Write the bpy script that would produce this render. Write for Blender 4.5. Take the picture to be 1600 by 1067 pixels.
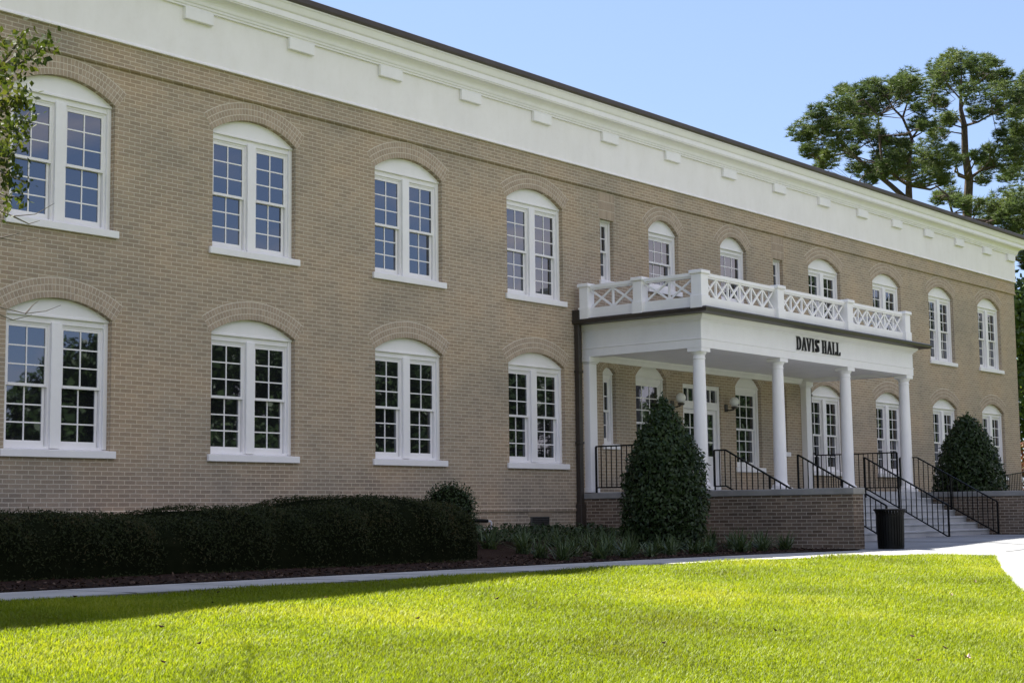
import bpy, math, random
import numpy as np
from mathutils import Vector, Matrix, geometry

S = bpy.context.scene
for _o in list(bpy.data.objects):
    bpy.data.objects.remove(_o)
R = math.radians
PI = math.pi

# ------------------------------------------------------------------ camera
YAW, PITCH, ROLL, FPX = R(50.943), R(6.157), R(-0.663), 2503.0
CAM = Vector((0.0, -20.2, 0.75))
_fw = Vector((math.sin(YAW) * math.cos(PITCH), math.cos(YAW) * math.cos(PITCH), math.sin(PITCH)))
_r0 = Vector((math.cos(YAW), -math.sin(YAW), 0.0))
_u0 = _r0.cross(_fw)
_rt = math.cos(ROLL) * _r0 + math.sin(ROLL) * _u0
_up = -math.sin(ROLL) * _r0 + math.cos(ROLL) * _u0
cd = bpy.data.cameras.new('camera')
cd.sensor_width = 36.0
cd.lens = FPX / 1600.0 * 36.0
cd.clip_start = 0.1
cd.clip_end = 3000.0
cam = bpy.data.objects.new('camera', cd)
S.collection.objects.link(cam)
cam.matrix_world = Matrix(((_rt.x, _up.x, -_fw.x, CAM.x), (_rt.y, _up.y, -_fw.y, CAM.y),
                           (_rt.z, _up.z, -_fw.z, CAM.z), (0, 0, 0, 1)))
S.camera = cam

# ------------------------------------------------------------------ light
SUN_EL, SUN_AZ = R(54.0), R(-3.0)          # azimuth from +Y (behind the building)
SKY_DUST, SKY_OZONE, SKY_GAMMA, SKY_TINT, SKY_STR = 0.3, 2.0, 0.50, (0.670, 0.775, 1.03), 0.106
W = bpy.data.worlds.new('World')
S.world = W
W.use_nodes = True
wn = W.node_tree.nodes
wl = W.node_tree.links
for n in list(wn):
    wn.remove(n)
sky = wn.new('ShaderNodeTexSky')
sky.sky_type = 'NISHITA'
sky.sun_disc = False
sky.sun_elevation = SUN_EL
sky.sun_rotation = SUN_AZ
sky.air_density = 1.0
sky.dust_density = SKY_DUST
sky.ozone_density = SKY_OZONE
bg = wn.new('ShaderNodeBackground')
bg.inputs['Strength'].default_value = SKY_STR
wo = wn.new('ShaderNodeOutputWorld')
gm = wn.new('ShaderNodeGamma')
gm.inputs[1].default_value = SKY_GAMMA
ti = wn.new('ShaderNodeMix')
ti.data_type = 'RGBA'
ti.blend_type = 'MULTIPLY'
ti.inputs[0].default_value = 1.0
ti.inputs[7].default_value = (*SKY_TINT, 1.0)
wl.new(sky.outputs[0], gm.inputs[0])
wl.new(gm.outputs[0], ti.inputs[6])
# sunlit clouds in the half of the sky behind the photographer
tcw = wn.new('ShaderNodeTexCoord')
spw = wn.new('ShaderNodeSeparateXYZ')
wl.new(tcw.outputs['Generated'], spw.inputs[0])
mpw = wn.new('ShaderNodeMapping')
mpw.inputs['Scale'].default_value = (1.0, 1.0, 2.6)
wl.new(tcw.outputs['Generated'], mpw.inputs[0])
nzw = wn.new('ShaderNodeTexNoise')
nzw.inputs['Scale'].default_value = 3.1
nzw.inputs['Detail'].default_value = 7.0
nzw.inputs['Roughness'].default_value = 0.55
wl.new(mpw.outputs[0], nzw.inputs['Vector'])
crw = wn.new('ShaderNodeMapRange')
crw.interpolation_type = 'SMOOTHSTEP'
crw.inputs[1].default_value = 0.42
crw.inputs[2].default_value = 0.58
wl.new(nzw.outputs[0], crw.inputs[0])
myw = wn.new('ShaderNodeMapRange')
myw.interpolation_type = 'SMOOTHSTEP'
myw.inputs[1].default_value = 0.05
myw.inputs[2].default_value = -0.40
wl.new(spw.outputs[1], myw.inputs[0])
muw = wn.new('ShaderNodeMath')
muw.operation = 'MULTIPLY'
wl.new(crw.outputs[0], muw.inputs[0])
wl.new(myw.outputs[0], muw.inputs[1])
clw = wn.new('ShaderNodeMix')
clw.data_type = 'RGBA'
clw.inputs[7].default_value = (2.9, 2.65, 2.75, 1.0)
wl.new(muw.outputs[0], clw.inputs[0])
wl.new(ti.outputs[2], clw.inputs[6])
wl.new(clw.outputs[2], bg.inputs[0])
wl.new(bg.outputs[0], wo.inputs[0])
sd = bpy.data.lights.new('sun', 'SUN')
sd.energy = 4.6
sd.angle = R(0.53)
sd.color = (1.0, 0.95, 0.86)
sun = bpy.data.objects.new('sun', sd)
S.collection.objects.link(sun)
_sd = Vector((math.sin(SUN_AZ) * math.cos(SUN_EL), math.cos(SUN_AZ) * math.cos(SUN_EL), math.sin(SUN_EL)))
sun.rotation_euler = (-_sd).to_track_quat('-Z', 'Y').to_euler()
sun.location = _sd * 60
S.view_settings.view_transform = 'Standard'
S.view_settings.look = 'None'
S.view_settings.exposure = 2.1
S.view_settings.gamma = 1.0
S.view_settings.use_curve_mapping = False
S.cycles.max_bounces = 8
S.cycles.diffuse_bounces = 4
S.cycles.transparent_max_bounces = 8

# ------------------------------------------------------------------ materials
def nt(name):
    m = bpy.data.materials.new(name)
    m.use_nodes = True
    t = m.node_tree
    for n in list(t.nodes):
        t.nodes.remove(n)
    out = t.nodes.new('ShaderNodeOutputMaterial')
    return m, t, out

def N(t, typ, **kw):
    n = t.nodes.new(typ)
    for k, v in kw.items():
        if k in n.inputs.keys():
            n.inputs[k].default_value = v
        else:
            setattr(n, k, v)
    return n

def L(t, a, b):
    t.links.new(a, b)

def mixc(t, fac, a, b, mode='MIX'):
    n = t.nodes.new('ShaderNodeMix')
    n.data_type = 'RGBA'
    n.blend_type = mode
    for sock, v in ((n.inputs[0], fac), (n.inputs[6], a), (n.inputs[7], b)):
        if hasattr(v, 'links'):
            t.links.new(v, sock)
        else:
            sock.default_value = v if not isinstance(v, tuple) else (*v, 1.0)[:4]
    return n.outputs[2]

def ramp(t, fac, stops):
    n = t.nodes.new('ShaderNodeValToRGB')
    cr = n.color_ramp
    while len(cr.elements) < len(stops):
        cr.elements.new(0.5)
    for e, (p, c) in zip(cr.elements, stops):
        e.position = p
        e.color = (*c, 1.0) if len(c) == 3 else c
    t.links.new(fac, n.inputs[0])
    return n.outputs[0]

def noise(t, vec, scale, detail=4.0, rough=0.55):
    n = t.nodes.new('ShaderNodeTexNoise')
    n.inputs['Scale'].default_value = scale
    n.inputs['Detail'].default_value = detail
    n.inputs['Roughness'].default_value = rough
    if vec is not None:
        t.links.new(vec, n.inputs['Vector'])
    return n.outputs[0]

def objvec(t):
    return t.nodes.new('ShaderNodeTexCoord').outputs['Object']

def worldpos(t):
    return t.nodes.new('ShaderNodeNewGeometry').outputs['Position']

def bump(t, h, strength, dist):
    n = t.nodes.new('ShaderNodeBump')
    n.inputs['Strength'].default_value = strength
    n.inputs['Distance'].default_value = dist
    t.links.new(h, n.inputs['Height'])
    return n.outputs[0]

def simple(name, c1, c2, scale=3.0, rough=0.6, spec=0.5, metal=0.0, bstr=0.0, bscale=60.0, bdist=0.003):
    m, t, out = nt(name)
    v = worldpos(t)
    f = noise(t, v, scale, 6.0)
    col = ramp(t, f, [(0.3, c1), (0.7, c2)])
    p = N(t, 'ShaderNodeBsdfPrincipled')
    L(t, col, p.inputs['Base Color'])
    p.inputs['Roughness'].default_value = rough
    p.inputs['Specular IOR Level'].default_value = spec
    p.inputs['Metallic'].default_value = metal
    if bstr > 0:
        L(t, bump(t, noise(t, v, bscale, 4.0), bstr, bdist), p.inputs['Normal'])
    L(t, p.outputs[0], out.inputs[0])
    return m

def brick_mat(name, ca, cb, cc, mortar, dark=(0.5, 0.5, 0.5)):
    m, t, out = nt(name)
    pos = worldpos(t)
    sep = N(t, 'ShaderNodeSeparateXYZ')
    L(t, pos, sep.inputs[0])
    sub = N(t, 'ShaderNodeMath', operation='SUBTRACT')
    L(t, sep.outputs[0], sub.inputs[0]); L(t, sep.outputs[1], sub.inputs[1])
    # slight waviness of the courses
    wob = N(t, 'ShaderNodeMath', operation='MULTIPLY_ADD')
    L(t, noise(t, pos, 2.2, 2.0), wob.inputs[0]); wob.inputs[1].default_value = 0.010
    L(t, sep.outputs[2], wob.inputs[2])
    com = N(t, 'ShaderNodeCombineXYZ')
    L(t, sub.outputs[0], com.inputs[0]); L(t, wob.outputs[0], com.inputs[1])
    b = N(t, 'ShaderNodeTexBrick')
    b.offset = 0.5; b.offset_frequency = 2; b.squash = 1.0
    b.inputs['Scale'].default_value = 1.0
    b.inputs['Brick Width'].default_value = 0.214
    b.inputs['Row Height'].default_value = 0.0672
    b.inputs['Mortar Size'].default_value = 0.0072
    b.inputs['Mortar Smooth'].default_value = 0.25
    b.inputs['Bias'].default_value = 0.0
    b.inputs['Color1'].default_value = (0, 0, 0, 1)
    b.inputs['Color2'].default_value = (1, 1, 1, 1)
    b.inputs['Mortar'].default_value = (0.5, 0.5, 0.5, 1)
    L(t, com.outputs[0], b.inputs['Vector'])
    base = ramp(t, b.outputs['Color'], [(0.0, ca), (0.45, cb), (1.0, cc)])
    big = noise(t, pos, 0.55, 5.0, 0.6)
    tint = ramp(t, big, [(0.30, (0.80, 0.84, 0.88)), (0.5, (1.0, 1.0, 1.0)), (0.72, (1.12, 1.04, 0.96))])
    base = mixc(t, 1.0, base, tint, 'MULTIPLY')
    fine = ramp(t, noise(t, pos, 70.0, 3.0), [(0.3, (0.82, 0.82, 0.82)), (0.7, (1.14, 1.14, 1.14))])
    base = mixc(t, 1.0, base, fine, 'MULTIPLY')
    stain = ramp(t, noise(t, pos, 1.3, 8.0, 0.7), [(0.60, (0, 0, 0)), (0.78, (1, 1, 1))])
    base = mixc(t, mixc(t, 0.35, (0, 0, 0), stain), base, dark)
    # band of greyer weathered courses low on the wall
    zb = N(t, 'ShaderNodeMapRange', interpolation_type='SMOOTHSTEP')
    zb.inputs[1].default_value = 1.75; zb.inputs[2].default_value = 1.30
    L(t, sep.outputs[2], zb.inputs[0])
    zm_ = N(t, 'ShaderNodeMath', operation='MULTIPLY')
    L(t, zb.outputs[0], zm_.inputs[0])
    L(t, ramp(t, noise(t, pos, 0.9, 6.0, 0.65), [(0.35, (0, 0, 0)), (0.60, (.8, .8, .8))]), zm_.inputs[1])
    base = mixc(t, zm_.outputs[0], base, mixc(t, 1.0, base, (0.70, 0.74, 0.80), 'MULTIPLY'))
    mm = mixc(t, 1.0, (*mortar, 1.0)[:3], fine, 'MULTIPLY')
    mm = mixc(t, 1.0, mm, tint, 'MULTIPLY')
    col = mixc(t, b.outputs['Fac'], base, mm)
    p = N(t, 'ShaderNodeBsdfPrincipled')
    L(t, col, p.inputs['Base Color'])
    p.inputs['Roughness'].default_value = 0.9
    p.inputs['Specular IOR Level'].default_value = 0.2
    inv = N(t, 'ShaderNodeMath', operation='SUBTRACT')
    inv.inputs[0].default_value = 1.0
    L(t, b.outputs['Fac'], inv.inputs[1])
    h = N(t, 'ShaderNodeMath', operation='MULTIPLY_ADD')
    L(t, noise(t, pos, 45.0, 4.0), h.inputs[0]); h.inputs[1].default_value = 0.4
    L(t, inv.outputs[0], h.inputs[2])
    L(t, bump(t, h.outputs[0], 0.5, 0.006), p.inputs['Normal'])
    L(t, p.outputs[0], out.inputs[0])
    return m

def island_mat(name, stops, rough=0.8, spec=0.2, trans=0.0, tcol=None, clump=0.0, amp=1.2):
    m, t, out = nt(name)
    g_ = N(t, 'ShaderNodeNewGeometry')
    fac = g_.outputs['Random Per Island']
    if clump > 0:
        a = N(t, 'ShaderNodeMath', operation='MULTIPLY_ADD')
        L(t, noise(t, g_.outputs['Position'], clump, 3.0), a.inputs[0])
        a.inputs[1].default_value = amp
        b = N(t, 'ShaderNodeMath', operation='MULTIPLY_ADD')
        L(t, fac, b.inputs[0]); b.inputs[1].default_value = 0.5; b.inputs[2].default_value = 0.25 - 0.5 * amp
        L(t, b.outputs[0], a.inputs[2])
        fac = a.outputs[0]
    col = ramp(t, fac, stops)
    p = N(t, 'ShaderNodeBsdfPrincipled')
    L(t, col, p.inputs['Base Color'])
    p.inputs['Roughness'].default_value = rough
    p.inputs['Specular IOR Level'].default_value = spec
    res = p.outputs[0]
    if trans > 0:
        tr = N(t, 'ShaderNodeBsdfTranslucent')
        L(t, mixc(t, 1.0, col, tcol or (1.6, 1.5, 0.7), 'MULTIPLY'), tr.inputs[0])
        mx = N(t, 'ShaderNodeMixShader')
        mx.inputs[0].default_value = trans
        L(t, p.outputs[0], mx.inputs[1]); L(t, tr.outputs[0], mx.inputs[2])
        res = mx.outputs[0]
    L(t, res, out.inputs[0])
    return m

def glass_mat(name):
    m, t, out = nt(name)
    p = N(t, 'ShaderNodeBsdfPrincipled')
    p.inputs['Base Color'].default_value = (0.012, 0.013, 0.014, 1)
    p.inputs['Roughness'].default_value = 0.015
    p.inputs['IOR'].default_value = 2.25
    p.inputs['Specular Tint'].default_value = (0.88, 0.94, 1.08, 1)
    v = worldpos(t)
    L(t, bump(t, noise(t, v, 1.6, 1.0), 0.06, 0.02), p.inputs['Normal'])
    L(t, p.outputs[0], out.inputs[0])
    return m

M = {}
M['brick'] = brick_mat('tan_brick', (0.325, 0.256, 0.187), (0.365, 0.287, 0.208), (0.408, 0.321, 0.233), (0.57, 0.50, 0.395), (0.20, 0.17, 0.145))
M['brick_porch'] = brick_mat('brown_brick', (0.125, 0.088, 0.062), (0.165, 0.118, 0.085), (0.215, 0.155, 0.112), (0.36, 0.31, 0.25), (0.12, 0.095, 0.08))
M['mortar'] = simple('mortar', (0.55, 0.485, 0.40), (0.63, 0.56, 0.47), 20, 0.95, 0.1)
M['arch'] = island_mat('arch_brick', [(0.0, (0.34, 0.268, 0.203)), (0.5, (0.39, 0.307, 0.234)), (1.0, (0.44, 0.347, 0.264))], 0.9, 0.2)
M['white'] = simple('white_paint', (0.83, 0.81, 0.82), (0.88, 0.86, 0.865), 1.7, 0.45, 0.4)
M['plaster'] = simple('white_plaster', (0.84, 0.81, 0.81), (0.89, 0.86, 0.86), 0.9, 0.75, 0.2, bstr=0.1, bscale=25)
def streak(mat, amt):
    t = mat.node_tree
    pr = [n for n in t.nodes if n.type == 'BSDF_PRINCIPLED'][0]
    src = pr.inputs['Base Color'].links[0].from_socket
    mp = t.nodes.new('ShaderNodeMapping')
    mp.inputs['Scale'].default_value = (2.2, 2.2, 0.7)
    L(t, worldpos(t), mp.inputs[0])
    f = ramp(t, noise(t, mp.outputs[0], 1.6, 8.0, 0.65), [(0.42, (1, 1, 1)), (0.75, (1 - amt, 1 - amt * 1.08, 1 - amt * 1.3))])
    g = ramp(t, noise(t, worldpos(t), 9.0, 6.0, 0.7), [(0.5, (1, 1, 1)), (0.8, (1 - amt * .8, 1 - amt * .9, 1 - amt))])
    L(t, mixc(t, 1.0, mixc(t, 1.0, src, f, 'MULTIPLY'), g, 'MULTIPLY'), pr.inputs['Base Color'])
streak(M['white'], .035)
streak(M['plaster'], .045)
M['roof'] = simple('roof_metal', (0.045, 0.035, 0.032), (0.07, 0.055, 0.05), 2, 0.5, 0.4)
M['bronze'] = simple('bronze_metal', (0.028, 0.022, 0.018), (0.045, 0.035, 0.028), 3, 0.45, 0.5)
M['black'] = simple('black_iron', (0.004, 0.004, 0.004), (0.007, 0.007, 0.007), 8, 0.5, 0.15)
M['letter'] = simple('black_letter', (0.008, 0.008, 0.008), (0.014, 0.013, 0.013), 8, 0.4, 0.4)
M['cap'] = simple('cap_stone', (0.20, 0.195, 0.19), (0.29, 0.28, 0.265), 2.5, 0.85, 0.2, bstr=0.2)
M['step'] = simple('step_concrete', (0.31, 0.32, 0.335), (0.44, 0.445, 0.455), 2.2, 0.85, 0.2, bstr=0.2)
M['walk'] = simple('walk_concrete', (0.30, 0.295, 0.28), (0.40, 0.39, 0.37), 1.6, 0.9, 0.2, bstr=0.3, bscale=90)
M['plaza'] = simple('plaza_concrete', (0.175, 0.18, 0.187), (0.255, 0.26, 0.265), 1.1, 0.9, 0.2, bstr=0.3, bscale=90)
M['mulch'] = simple('mulch', (0.020, 0.011, 0.008), (0.046, 0.026, 0.018), 14, 0.95, 0.1, bstr=1.0, bscale=40, bdist=0.03)
M['chip'] = island_mat('mulch_chip', [(0, (0.022, 0.012, 0.008)), (0.75, (0.048, 0.028, 0.019)), (1, (0.13, 0.09, 0.065))], 0.95, 0.1)
M['glass'] = glass_mat('window_glass')
M['lamp'] = simple('opal_glass', (0.74, 0.73, 0.69), (0.80, 0.79, 0.75), 4, 0.15, 0.5)
M['pvc'] = simple('white_pvc', (0.7, 0.71, 0.74), (0.78, 0.78, 0.8), 6, 0.35, 0.5)
M['grille'] = simple('grey_grille', (0.05, 0.05, 0.05), (0.085, 0.083, 0.08), 9, 0.6, 0.3)
M['lintel'] = simple('tan_concrete', (0.27, 0.22, 0.165), (0.33, 0.27, 0.205), 5, 0.9, 0.2)
M['soil'] = simple('lawn_turf', (0.075, 0.10, 0.015), (0.12, 0.15, 0.025), 5.0, 0.95, 0.1, bstr=0.8, bscale=120, bdist=0.02)
M['grass'] = island_mat('grass_blade', [(0.12, (0.125, 0.145, 0.012)), (0.40, (0.150, 0.200, 0.010)), (0.62, (0.185, 0.230, 0.010)), (0.92, (0.265, 0.285, 0.030))], 0.5, 0.2, 0.42, (1.5, 1.5, 0.6), clump=0.36, amp=2.1)
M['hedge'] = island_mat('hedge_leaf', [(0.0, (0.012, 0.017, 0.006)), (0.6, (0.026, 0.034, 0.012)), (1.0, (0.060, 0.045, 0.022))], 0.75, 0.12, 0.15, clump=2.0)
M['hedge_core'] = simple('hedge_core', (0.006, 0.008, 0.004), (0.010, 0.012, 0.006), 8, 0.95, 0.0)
M['holly'] = island_mat('holly_leaf', [(0.0, (0.014, 0.028, 0.009)), (0.6, (0.026, 0.047, 0.014)), (1.0, (0.048, 0.074, 0.022))], 0.45, 0.28, 0.12, clump=2.0)
M['lily'] = island_mat('lily_leaf', [(0.0, (0.025, 0.045, 0.016)), (0.6, (0.055, 0.085, 0.034)), (1.0, (0.13, 0.17, 0.09))], 0.45, 0.3, 0.2)
M['pine'] = island_mat('pine_needle', [(0.0, (0.026, 0.044, 0.019)), (0.5, (0.062, 0.090, 0.034)), (1.0, (0.14, 0.165, 0.062))], 0.55, 0.2, 0.3, (1.3, 1.35, 0.8), clump=0.55)
M['leaf'] = island_mat('oak_leaf', [(0.0, (0.024, 0.040, 0.012)), (0.55, (0.048, 0.066, 0.018)), (1.0, (0.135, 0.135, 0.040))], 0.6, 0.08, 0.3, (1.5, 1.5, 0.6), clump=1.5)
M['leaf_far'] = island_mat('far_leaf', [(0.0, (0.025, 0.050, 0.014)), (0.5, (0.055, 0.095, 0.022)), (1.0, (0.12, 0.15, 0.035))], 0.5, 0.3, 0.3, clump=0.4)
M['leaf_red'] = island_mat('red_leaf', [(0.0, (0.05, 0.022, 0.012)), (0.6, (0.11, 0.035, 0.02)), (1.0, (0.09, 0.09, 0.03))], 0.6, 0.2, 0.2)
M['bark'] = simple('bark', (0.045, 0.035, 0.03), (0.11, 0.085, 0.07), 9, 0.95, 0.1, bstr=0.8, bscale=25, bdist=0.02)
M['twig'] = simple('twig', (0.10, 0.085, 0.075), (0.17, 0.15, 0.13), 9, 0.9, 0.1)
M['litter'] = simple('dry_leaf', (0.42, 0.30, 0.22), (0.58, 0.44, 0.36), 20, 0.8, 0.2)

# ------------------------------------------------------------------ mesh helpers
C = S.collection
WLOC = {}

class MB:
    def __init__(s):
        s.v = []; s.f = []
    def add(s, vs, fs):
        o = len(s.v)
        s.v.extend([tuple(v) for v in vs])
        s.f.extend([tuple(i + o for i in f) for f in fs])
    def box(s, x0, x1, y0, y1, z0, z1):
        s.add([(x0, y0, z0), (x1, y0, z0), (x1, y1, z0), (x0, y1, z0), (x0, y0, z1), (x1, y0, z1), (x1, y1, z1), (x0, y1, z1)],
              [(0, 3, 2, 1), (4, 5, 6, 7), (0, 1, 5, 4), (1, 2, 6, 5), (2, 3, 7, 6), (3, 0, 4, 7)])
    def bbox(s, x0, x1, y0, y1, z0, z1, b=0.006):
        # box with chamfered edges
        xs = (x0, x1); ys = (y0, y1); zs = (z0, z1)
        V = []; idx = {}
        for i in (0, 1):
            for j in (0, 1):
                for k in (0, 1):
                    sx = b if i == 0 else -b; sy = b if j == 0 else -b; sz = b if k == 0 else -b
                    idx[i, j, k, 'x'] = len(V); V.append((xs[i], ys[j] + sy, zs[k] + sz))
                    idx[i, j, k, 'y'] = len(V); V.append((xs[i] + sx, ys[j], zs[k] + sz))
                    idx[i, j, k, 'z'] = len(V); V.append((xs[i] + sx, ys[j] + sy, zs[k]))
        F = []
        for i in (0, 1):
            q = [idx[i, 0, 0, 'x'], idx[i, 1, 0, 'x'], idx[i, 1, 1, 'x'], idx[i, 0, 1, 'x']]
            F.append(q if i else q[::-1])
            q = [idx[0, i, 0, 'y'], idx[1, i, 0, 'y'], idx[1, i, 1, 'y'], idx[0, i, 1, 'y']]
            F.append(q[::-1] if i else q)
            q = [idx[0, 0, i, 'z'], idx[1, 0, i, 'z'], idx[1, 1, i, 'z'], idx[0, 1, i, 'z']]
            F.append(q if i else q[::-1])
        for j in (0, 1):
            for k in (0, 1):
                F.append([idx[0, j, k, 'y'], idx[1, j, k, 'y'], idx[1, j, k, 'z'], idx[0, j, k, 'z']])
                F.append([idx[j, 0, k, 'x'], idx[j, 1, k, 'x'], idx[j, 1, k, 'z'], idx[j, 0, k, 'z']])
                F.append([idx[j, k, 0, 'x'], idx[j, k, 1, 'x'], idx[j, k, 1, 'y'], idx[j, k, 0, 'y']])
                for i in (0, 1):
                    pass
        for i in (0, 1):
            for j in (0, 1):
                for k in (0, 1):
                    F.append([idx[i, j, k, 'x'], idx[i, j, k, 'y'], idx[i, j, k, 'z']])
        s.add(V, F)
    def bar(s, p, q, w, h=None, up=(0, 0, 1)):
        p = Vector(p); q = Vector(q); d = (q - p).normalized(); h = h or w
        u = Vector(up)
        if abs(d.dot(u)) > 0.98:
            u = Vector((0, 1, 0))
        a = d.cross(u).normalized(); b = a.cross(d).normalized()
        a *= w / 2; b *= h / 2
        s.add([p - a - b, p + a - b, p + a + b, p - a + b, q - a - b, q + a - b, q + a + b, q - a + b],
              [(0, 3, 2, 1), (4, 5, 6, 7), (0, 1, 5, 4), (1, 2, 6, 5), (2, 3, 7, 6), (3, 0, 4, 7)])
    def tube(s, pts, rad, n=8):
        pts = [Vector(p) for p in pts]
        if not isinstance(rad, (list, tuple)):
            rad = [rad] * len(pts)
        rings = []; prev = None
        V = []
        for i, p in enumerate(pts):
            d = (pts[min(i + 1, len(pts) - 1)] - pts[max(i - 1, 0)]).normalized()
            ref = Vector((0, 0, 1)) if abs(d.z) < 0.9 else Vector((0, 1, 0))
            if prev is not None:
                ref = prev
            a = (ref - d * ref.dot(d)).normalized(); b = d.cross(a)
            prev = a
            for k in range(n):
                t = 2 * PI * k / n
                V.append(p + (a * math.cos(t) + b * math.sin(t)) * rad[i])
        F = []
        for i in range(len(pts) - 1):
            for k in range(n):
                F.append((i * n + k, i * n + (k + 1) % n, (i + 1) * n + (k + 1) % n, (i + 1) * n + k))
        F.append(tuple(range(n - 1, -1, -1)))
        F.append(tuple((len(pts) - 1) * n + k for k in range(n)))
        s.add(V, F)
    def lathe(s, prof, c=(0, 0, 0), n=32):
        V = []; F = []
        for r, z in prof:
            for k in range(n):
                t = 2 * PI * k / n
                V.append((c[0] + r * math.cos(t), c[1] + r * math.sin(t), c[2] + z))
        for i in range(len(prof) - 1):
            for k in range(n):
                F.append((i * n + k, i * n + (k + 1) % n, (i + 1) * n + (k + 1) % n, (i + 1) * n + k))
        F.append(tuple(range(n - 1, -1, -1)))
        F.append(tuple((len(prof) - 1) * n + k for k in range(n)))
        s.add(V, F)
    def prism(s, poly, y0, y1):
        # poly in (x,z), extruded along y
        n = len(poly)
        V = [(x, y0, z) for x, z in poly] + [(x, y1, z) for x, z in poly]
        F = [tuple(range(n)), tuple(range(2 * n - 1, n - 1, -1))]
        for i in range(n):
            j = (i + 1) % n
            F.append((j, i, n + i, n + j))
        s.add(V, F)
    def sweep(s, prof, path, close=False):
        # prof: list of (outward, z); path: list of (x, y, nx, ny) with mitred outward vectors
        n = len(prof)
        V = []
        for x, y, nx, ny in path:
            for o, z in prof:
                V.append((x + nx * o, y + ny * o, z))
        F = []
        for i in range(len(path) - 1):
            for k in range(n - 1):
                F.append((i * n + k, (i + 1) * n + k, (i + 1) * n + k + 1, i * n + k + 1))
        F.append(tuple(range(n)))
        F.append(tuple((len(path) - 1) * n + k for k in range(n - 1, -1, -1)))
        s.add(V, F)
    def mesh(s, name, smooth=False):
        me = bpy.data.meshes.new(name)
        me.from_pydata(s.v, [], s.f)
        me.update()
        if smooth:
            me.polygons.foreach_set('use_smooth', [True] * len(me.polygons))
            try:
                me.set_sharp_from_angle(angle=R(40))
            except Exception:
                pass
        return me

def npmesh(name, V, F, smooth=False):
    V = np.asarray(V, np.float32); F = np.asarray(F, np.int32)
    me = bpy.data.meshes.new(name)
    k = F.shape[1]
    me.vertices.add(len(V)); me.vertices.foreach_set('co', V.ravel())
    me.loops.add(F.size); me.loops.foreach_set('vertex_index', F.ravel())
    me.polygons.add(len(F))
    me.polygons.foreach_set('loop_start', np.arange(0, F.size, k, dtype=np.int32))
    me.polygons.foreach_set('loop_total', np.full(len(F), k, np.int32))
    me.update(calc_edges=True)
    if smooth:
        me.polygons.foreach_set('use_smooth', [True] * len(F))
    return me

def tag(o, label=None, cat=None, group=None, kind=None):
    if label: o['label'] = label
    if cat: o['category'] = cat
    if group: o['group'] = group
    if kind: o['kind'] = kind
    return o

def empty(name, loc, label=None, cat=None, group=None, rz=0.0):
    o = bpy.data.objects.new(name, None)
    C.objects.link(o)
    o.empty_display_size = 0.3
    o.location = loc
    o.rotation_euler = (0, 0, rz)
    WLOC[o.name] = Vector(loc)
    return tag(o, label, cat, group)

def part(name, mb, mat, parent=None, origin=(0, 0, 0), smooth=False, label=None):
    me = mb if isinstance(mb, bpy.types.Mesh) else mb.mesh(name, smooth)
    if mat is not None and len(me.materials) == 0:
        me.materials.append(M[mat])
    o = bpy.data.objects.new(name, me)
    C.objects.link(o)
    og = Vector(origin)
    WLOC[o.name] = og
    if parent is not None:
        o.parent = parent
        o.location = og - WLOC[parent.name]
    else:
        o.location = og
    if label: o['label'] = label
    return o

def ss(x, a, b):
    t = min(max((x - a) / (b - a), 0.0), 1.0)
    return t * t * (3 - 2 * t)

def gz(x, y):
    b = 0.03 + 0.11 * ss(x, 27.5, 33.0) * (1.0 - ss(-y, 9.0, 14.0))
    if y > -7.4:
        return b
    return max(b - 0.067 * (-7.4 - y), -0.95)

# ------------------------------------------------------------------ ground
def grid_mesh(name, xs, ys, zf):
    V = [(x, y, zf(x, y)) for y in ys for x in xs]
    nx = len(xs)
    F = [(j * nx + i, j * nx + i + 1, (j + 1) * nx + i + 1, (j + 1) * nx + i) for j in range(len(ys) - 1) for i in range(nx - 1)]
    return npmesh(name, V, F, True)

xs = [-900, -300, -120, -60, -35] + list(np.arange(-20, 62, 0.6)) + [70, 90, 140, 300, 900]
ys = [-900, -300, -120, -60, -40] + list(np.arange(-30, -3.9, 0.4)) + [0, 20, 60, 150, 400, 900]
lawn = part('lawn', grid_mesh('lawn', xs, ys, lambda x, y: gz(x, y) - 0.02), 'soil')
tag(lawn, 'green sunlit turf lawn sloping down from the concrete walk', 'lawn', kind='structure')

def strip(name, A, B, mat, off, seg=0.5, thick=0.12):
    # sheet between two polylines (resampled), following the ground
    def res(P, n):
        P = [Vector((*p[:2], 0)) for p in P]
        d = [0]
        for i in range(1, len(P)):
            d.append(d[-1] + (P[i] - P[i - 1]).length)
        out = []
        for k in range(n):
            t = d[-1] * k / (n - 1)
            i = max(j for j in range(len(d)) if d[j] <= t + 1e-9)
            i = min(i, len(P) - 2)
            u = (t - d[i]) / (d[i + 1] - d[i])
            out.append(P[i].lerp(P[i + 1], u))
        return out
    n = 90
    a = res(A, n); b = res(B, n)
    V = []; F = []; m = 7
    for i in range(n):
        for k in range(m):
            p = a[i].lerp(b[i], k / (m - 1))
            V.append((p.x, p.y, gz(p.x, p.y) + off(p.x, p.y) if callable(off) else gz(p.x, p.y) + off))
    for i in range(n - 1):
        for k in range(m - 1):
            F.append((i * m + k, (i + 1) * m + k, (i + 1) * m + k + 1, i * m + k + 1))
    # skirt
    rim = [i * m for i in range(n)] + [(n - 1) * m + k for k in range(1, m)] + [i * m + m - 1 for i in range(n - 2, -1, -1)] + [k for k in range(m - 2, 0, -1)]
    o = len(V)
    for r_ in rim:
        x, y, z = V[r_]
        V.append((x, y, z - thick))
    nr = len(rim)
    for i in range(nr):
        j = (i + 1) % nr
        F.append((rim[i], rim[j], o + j, o + i))
    return npmesh(name, V, F)

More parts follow.
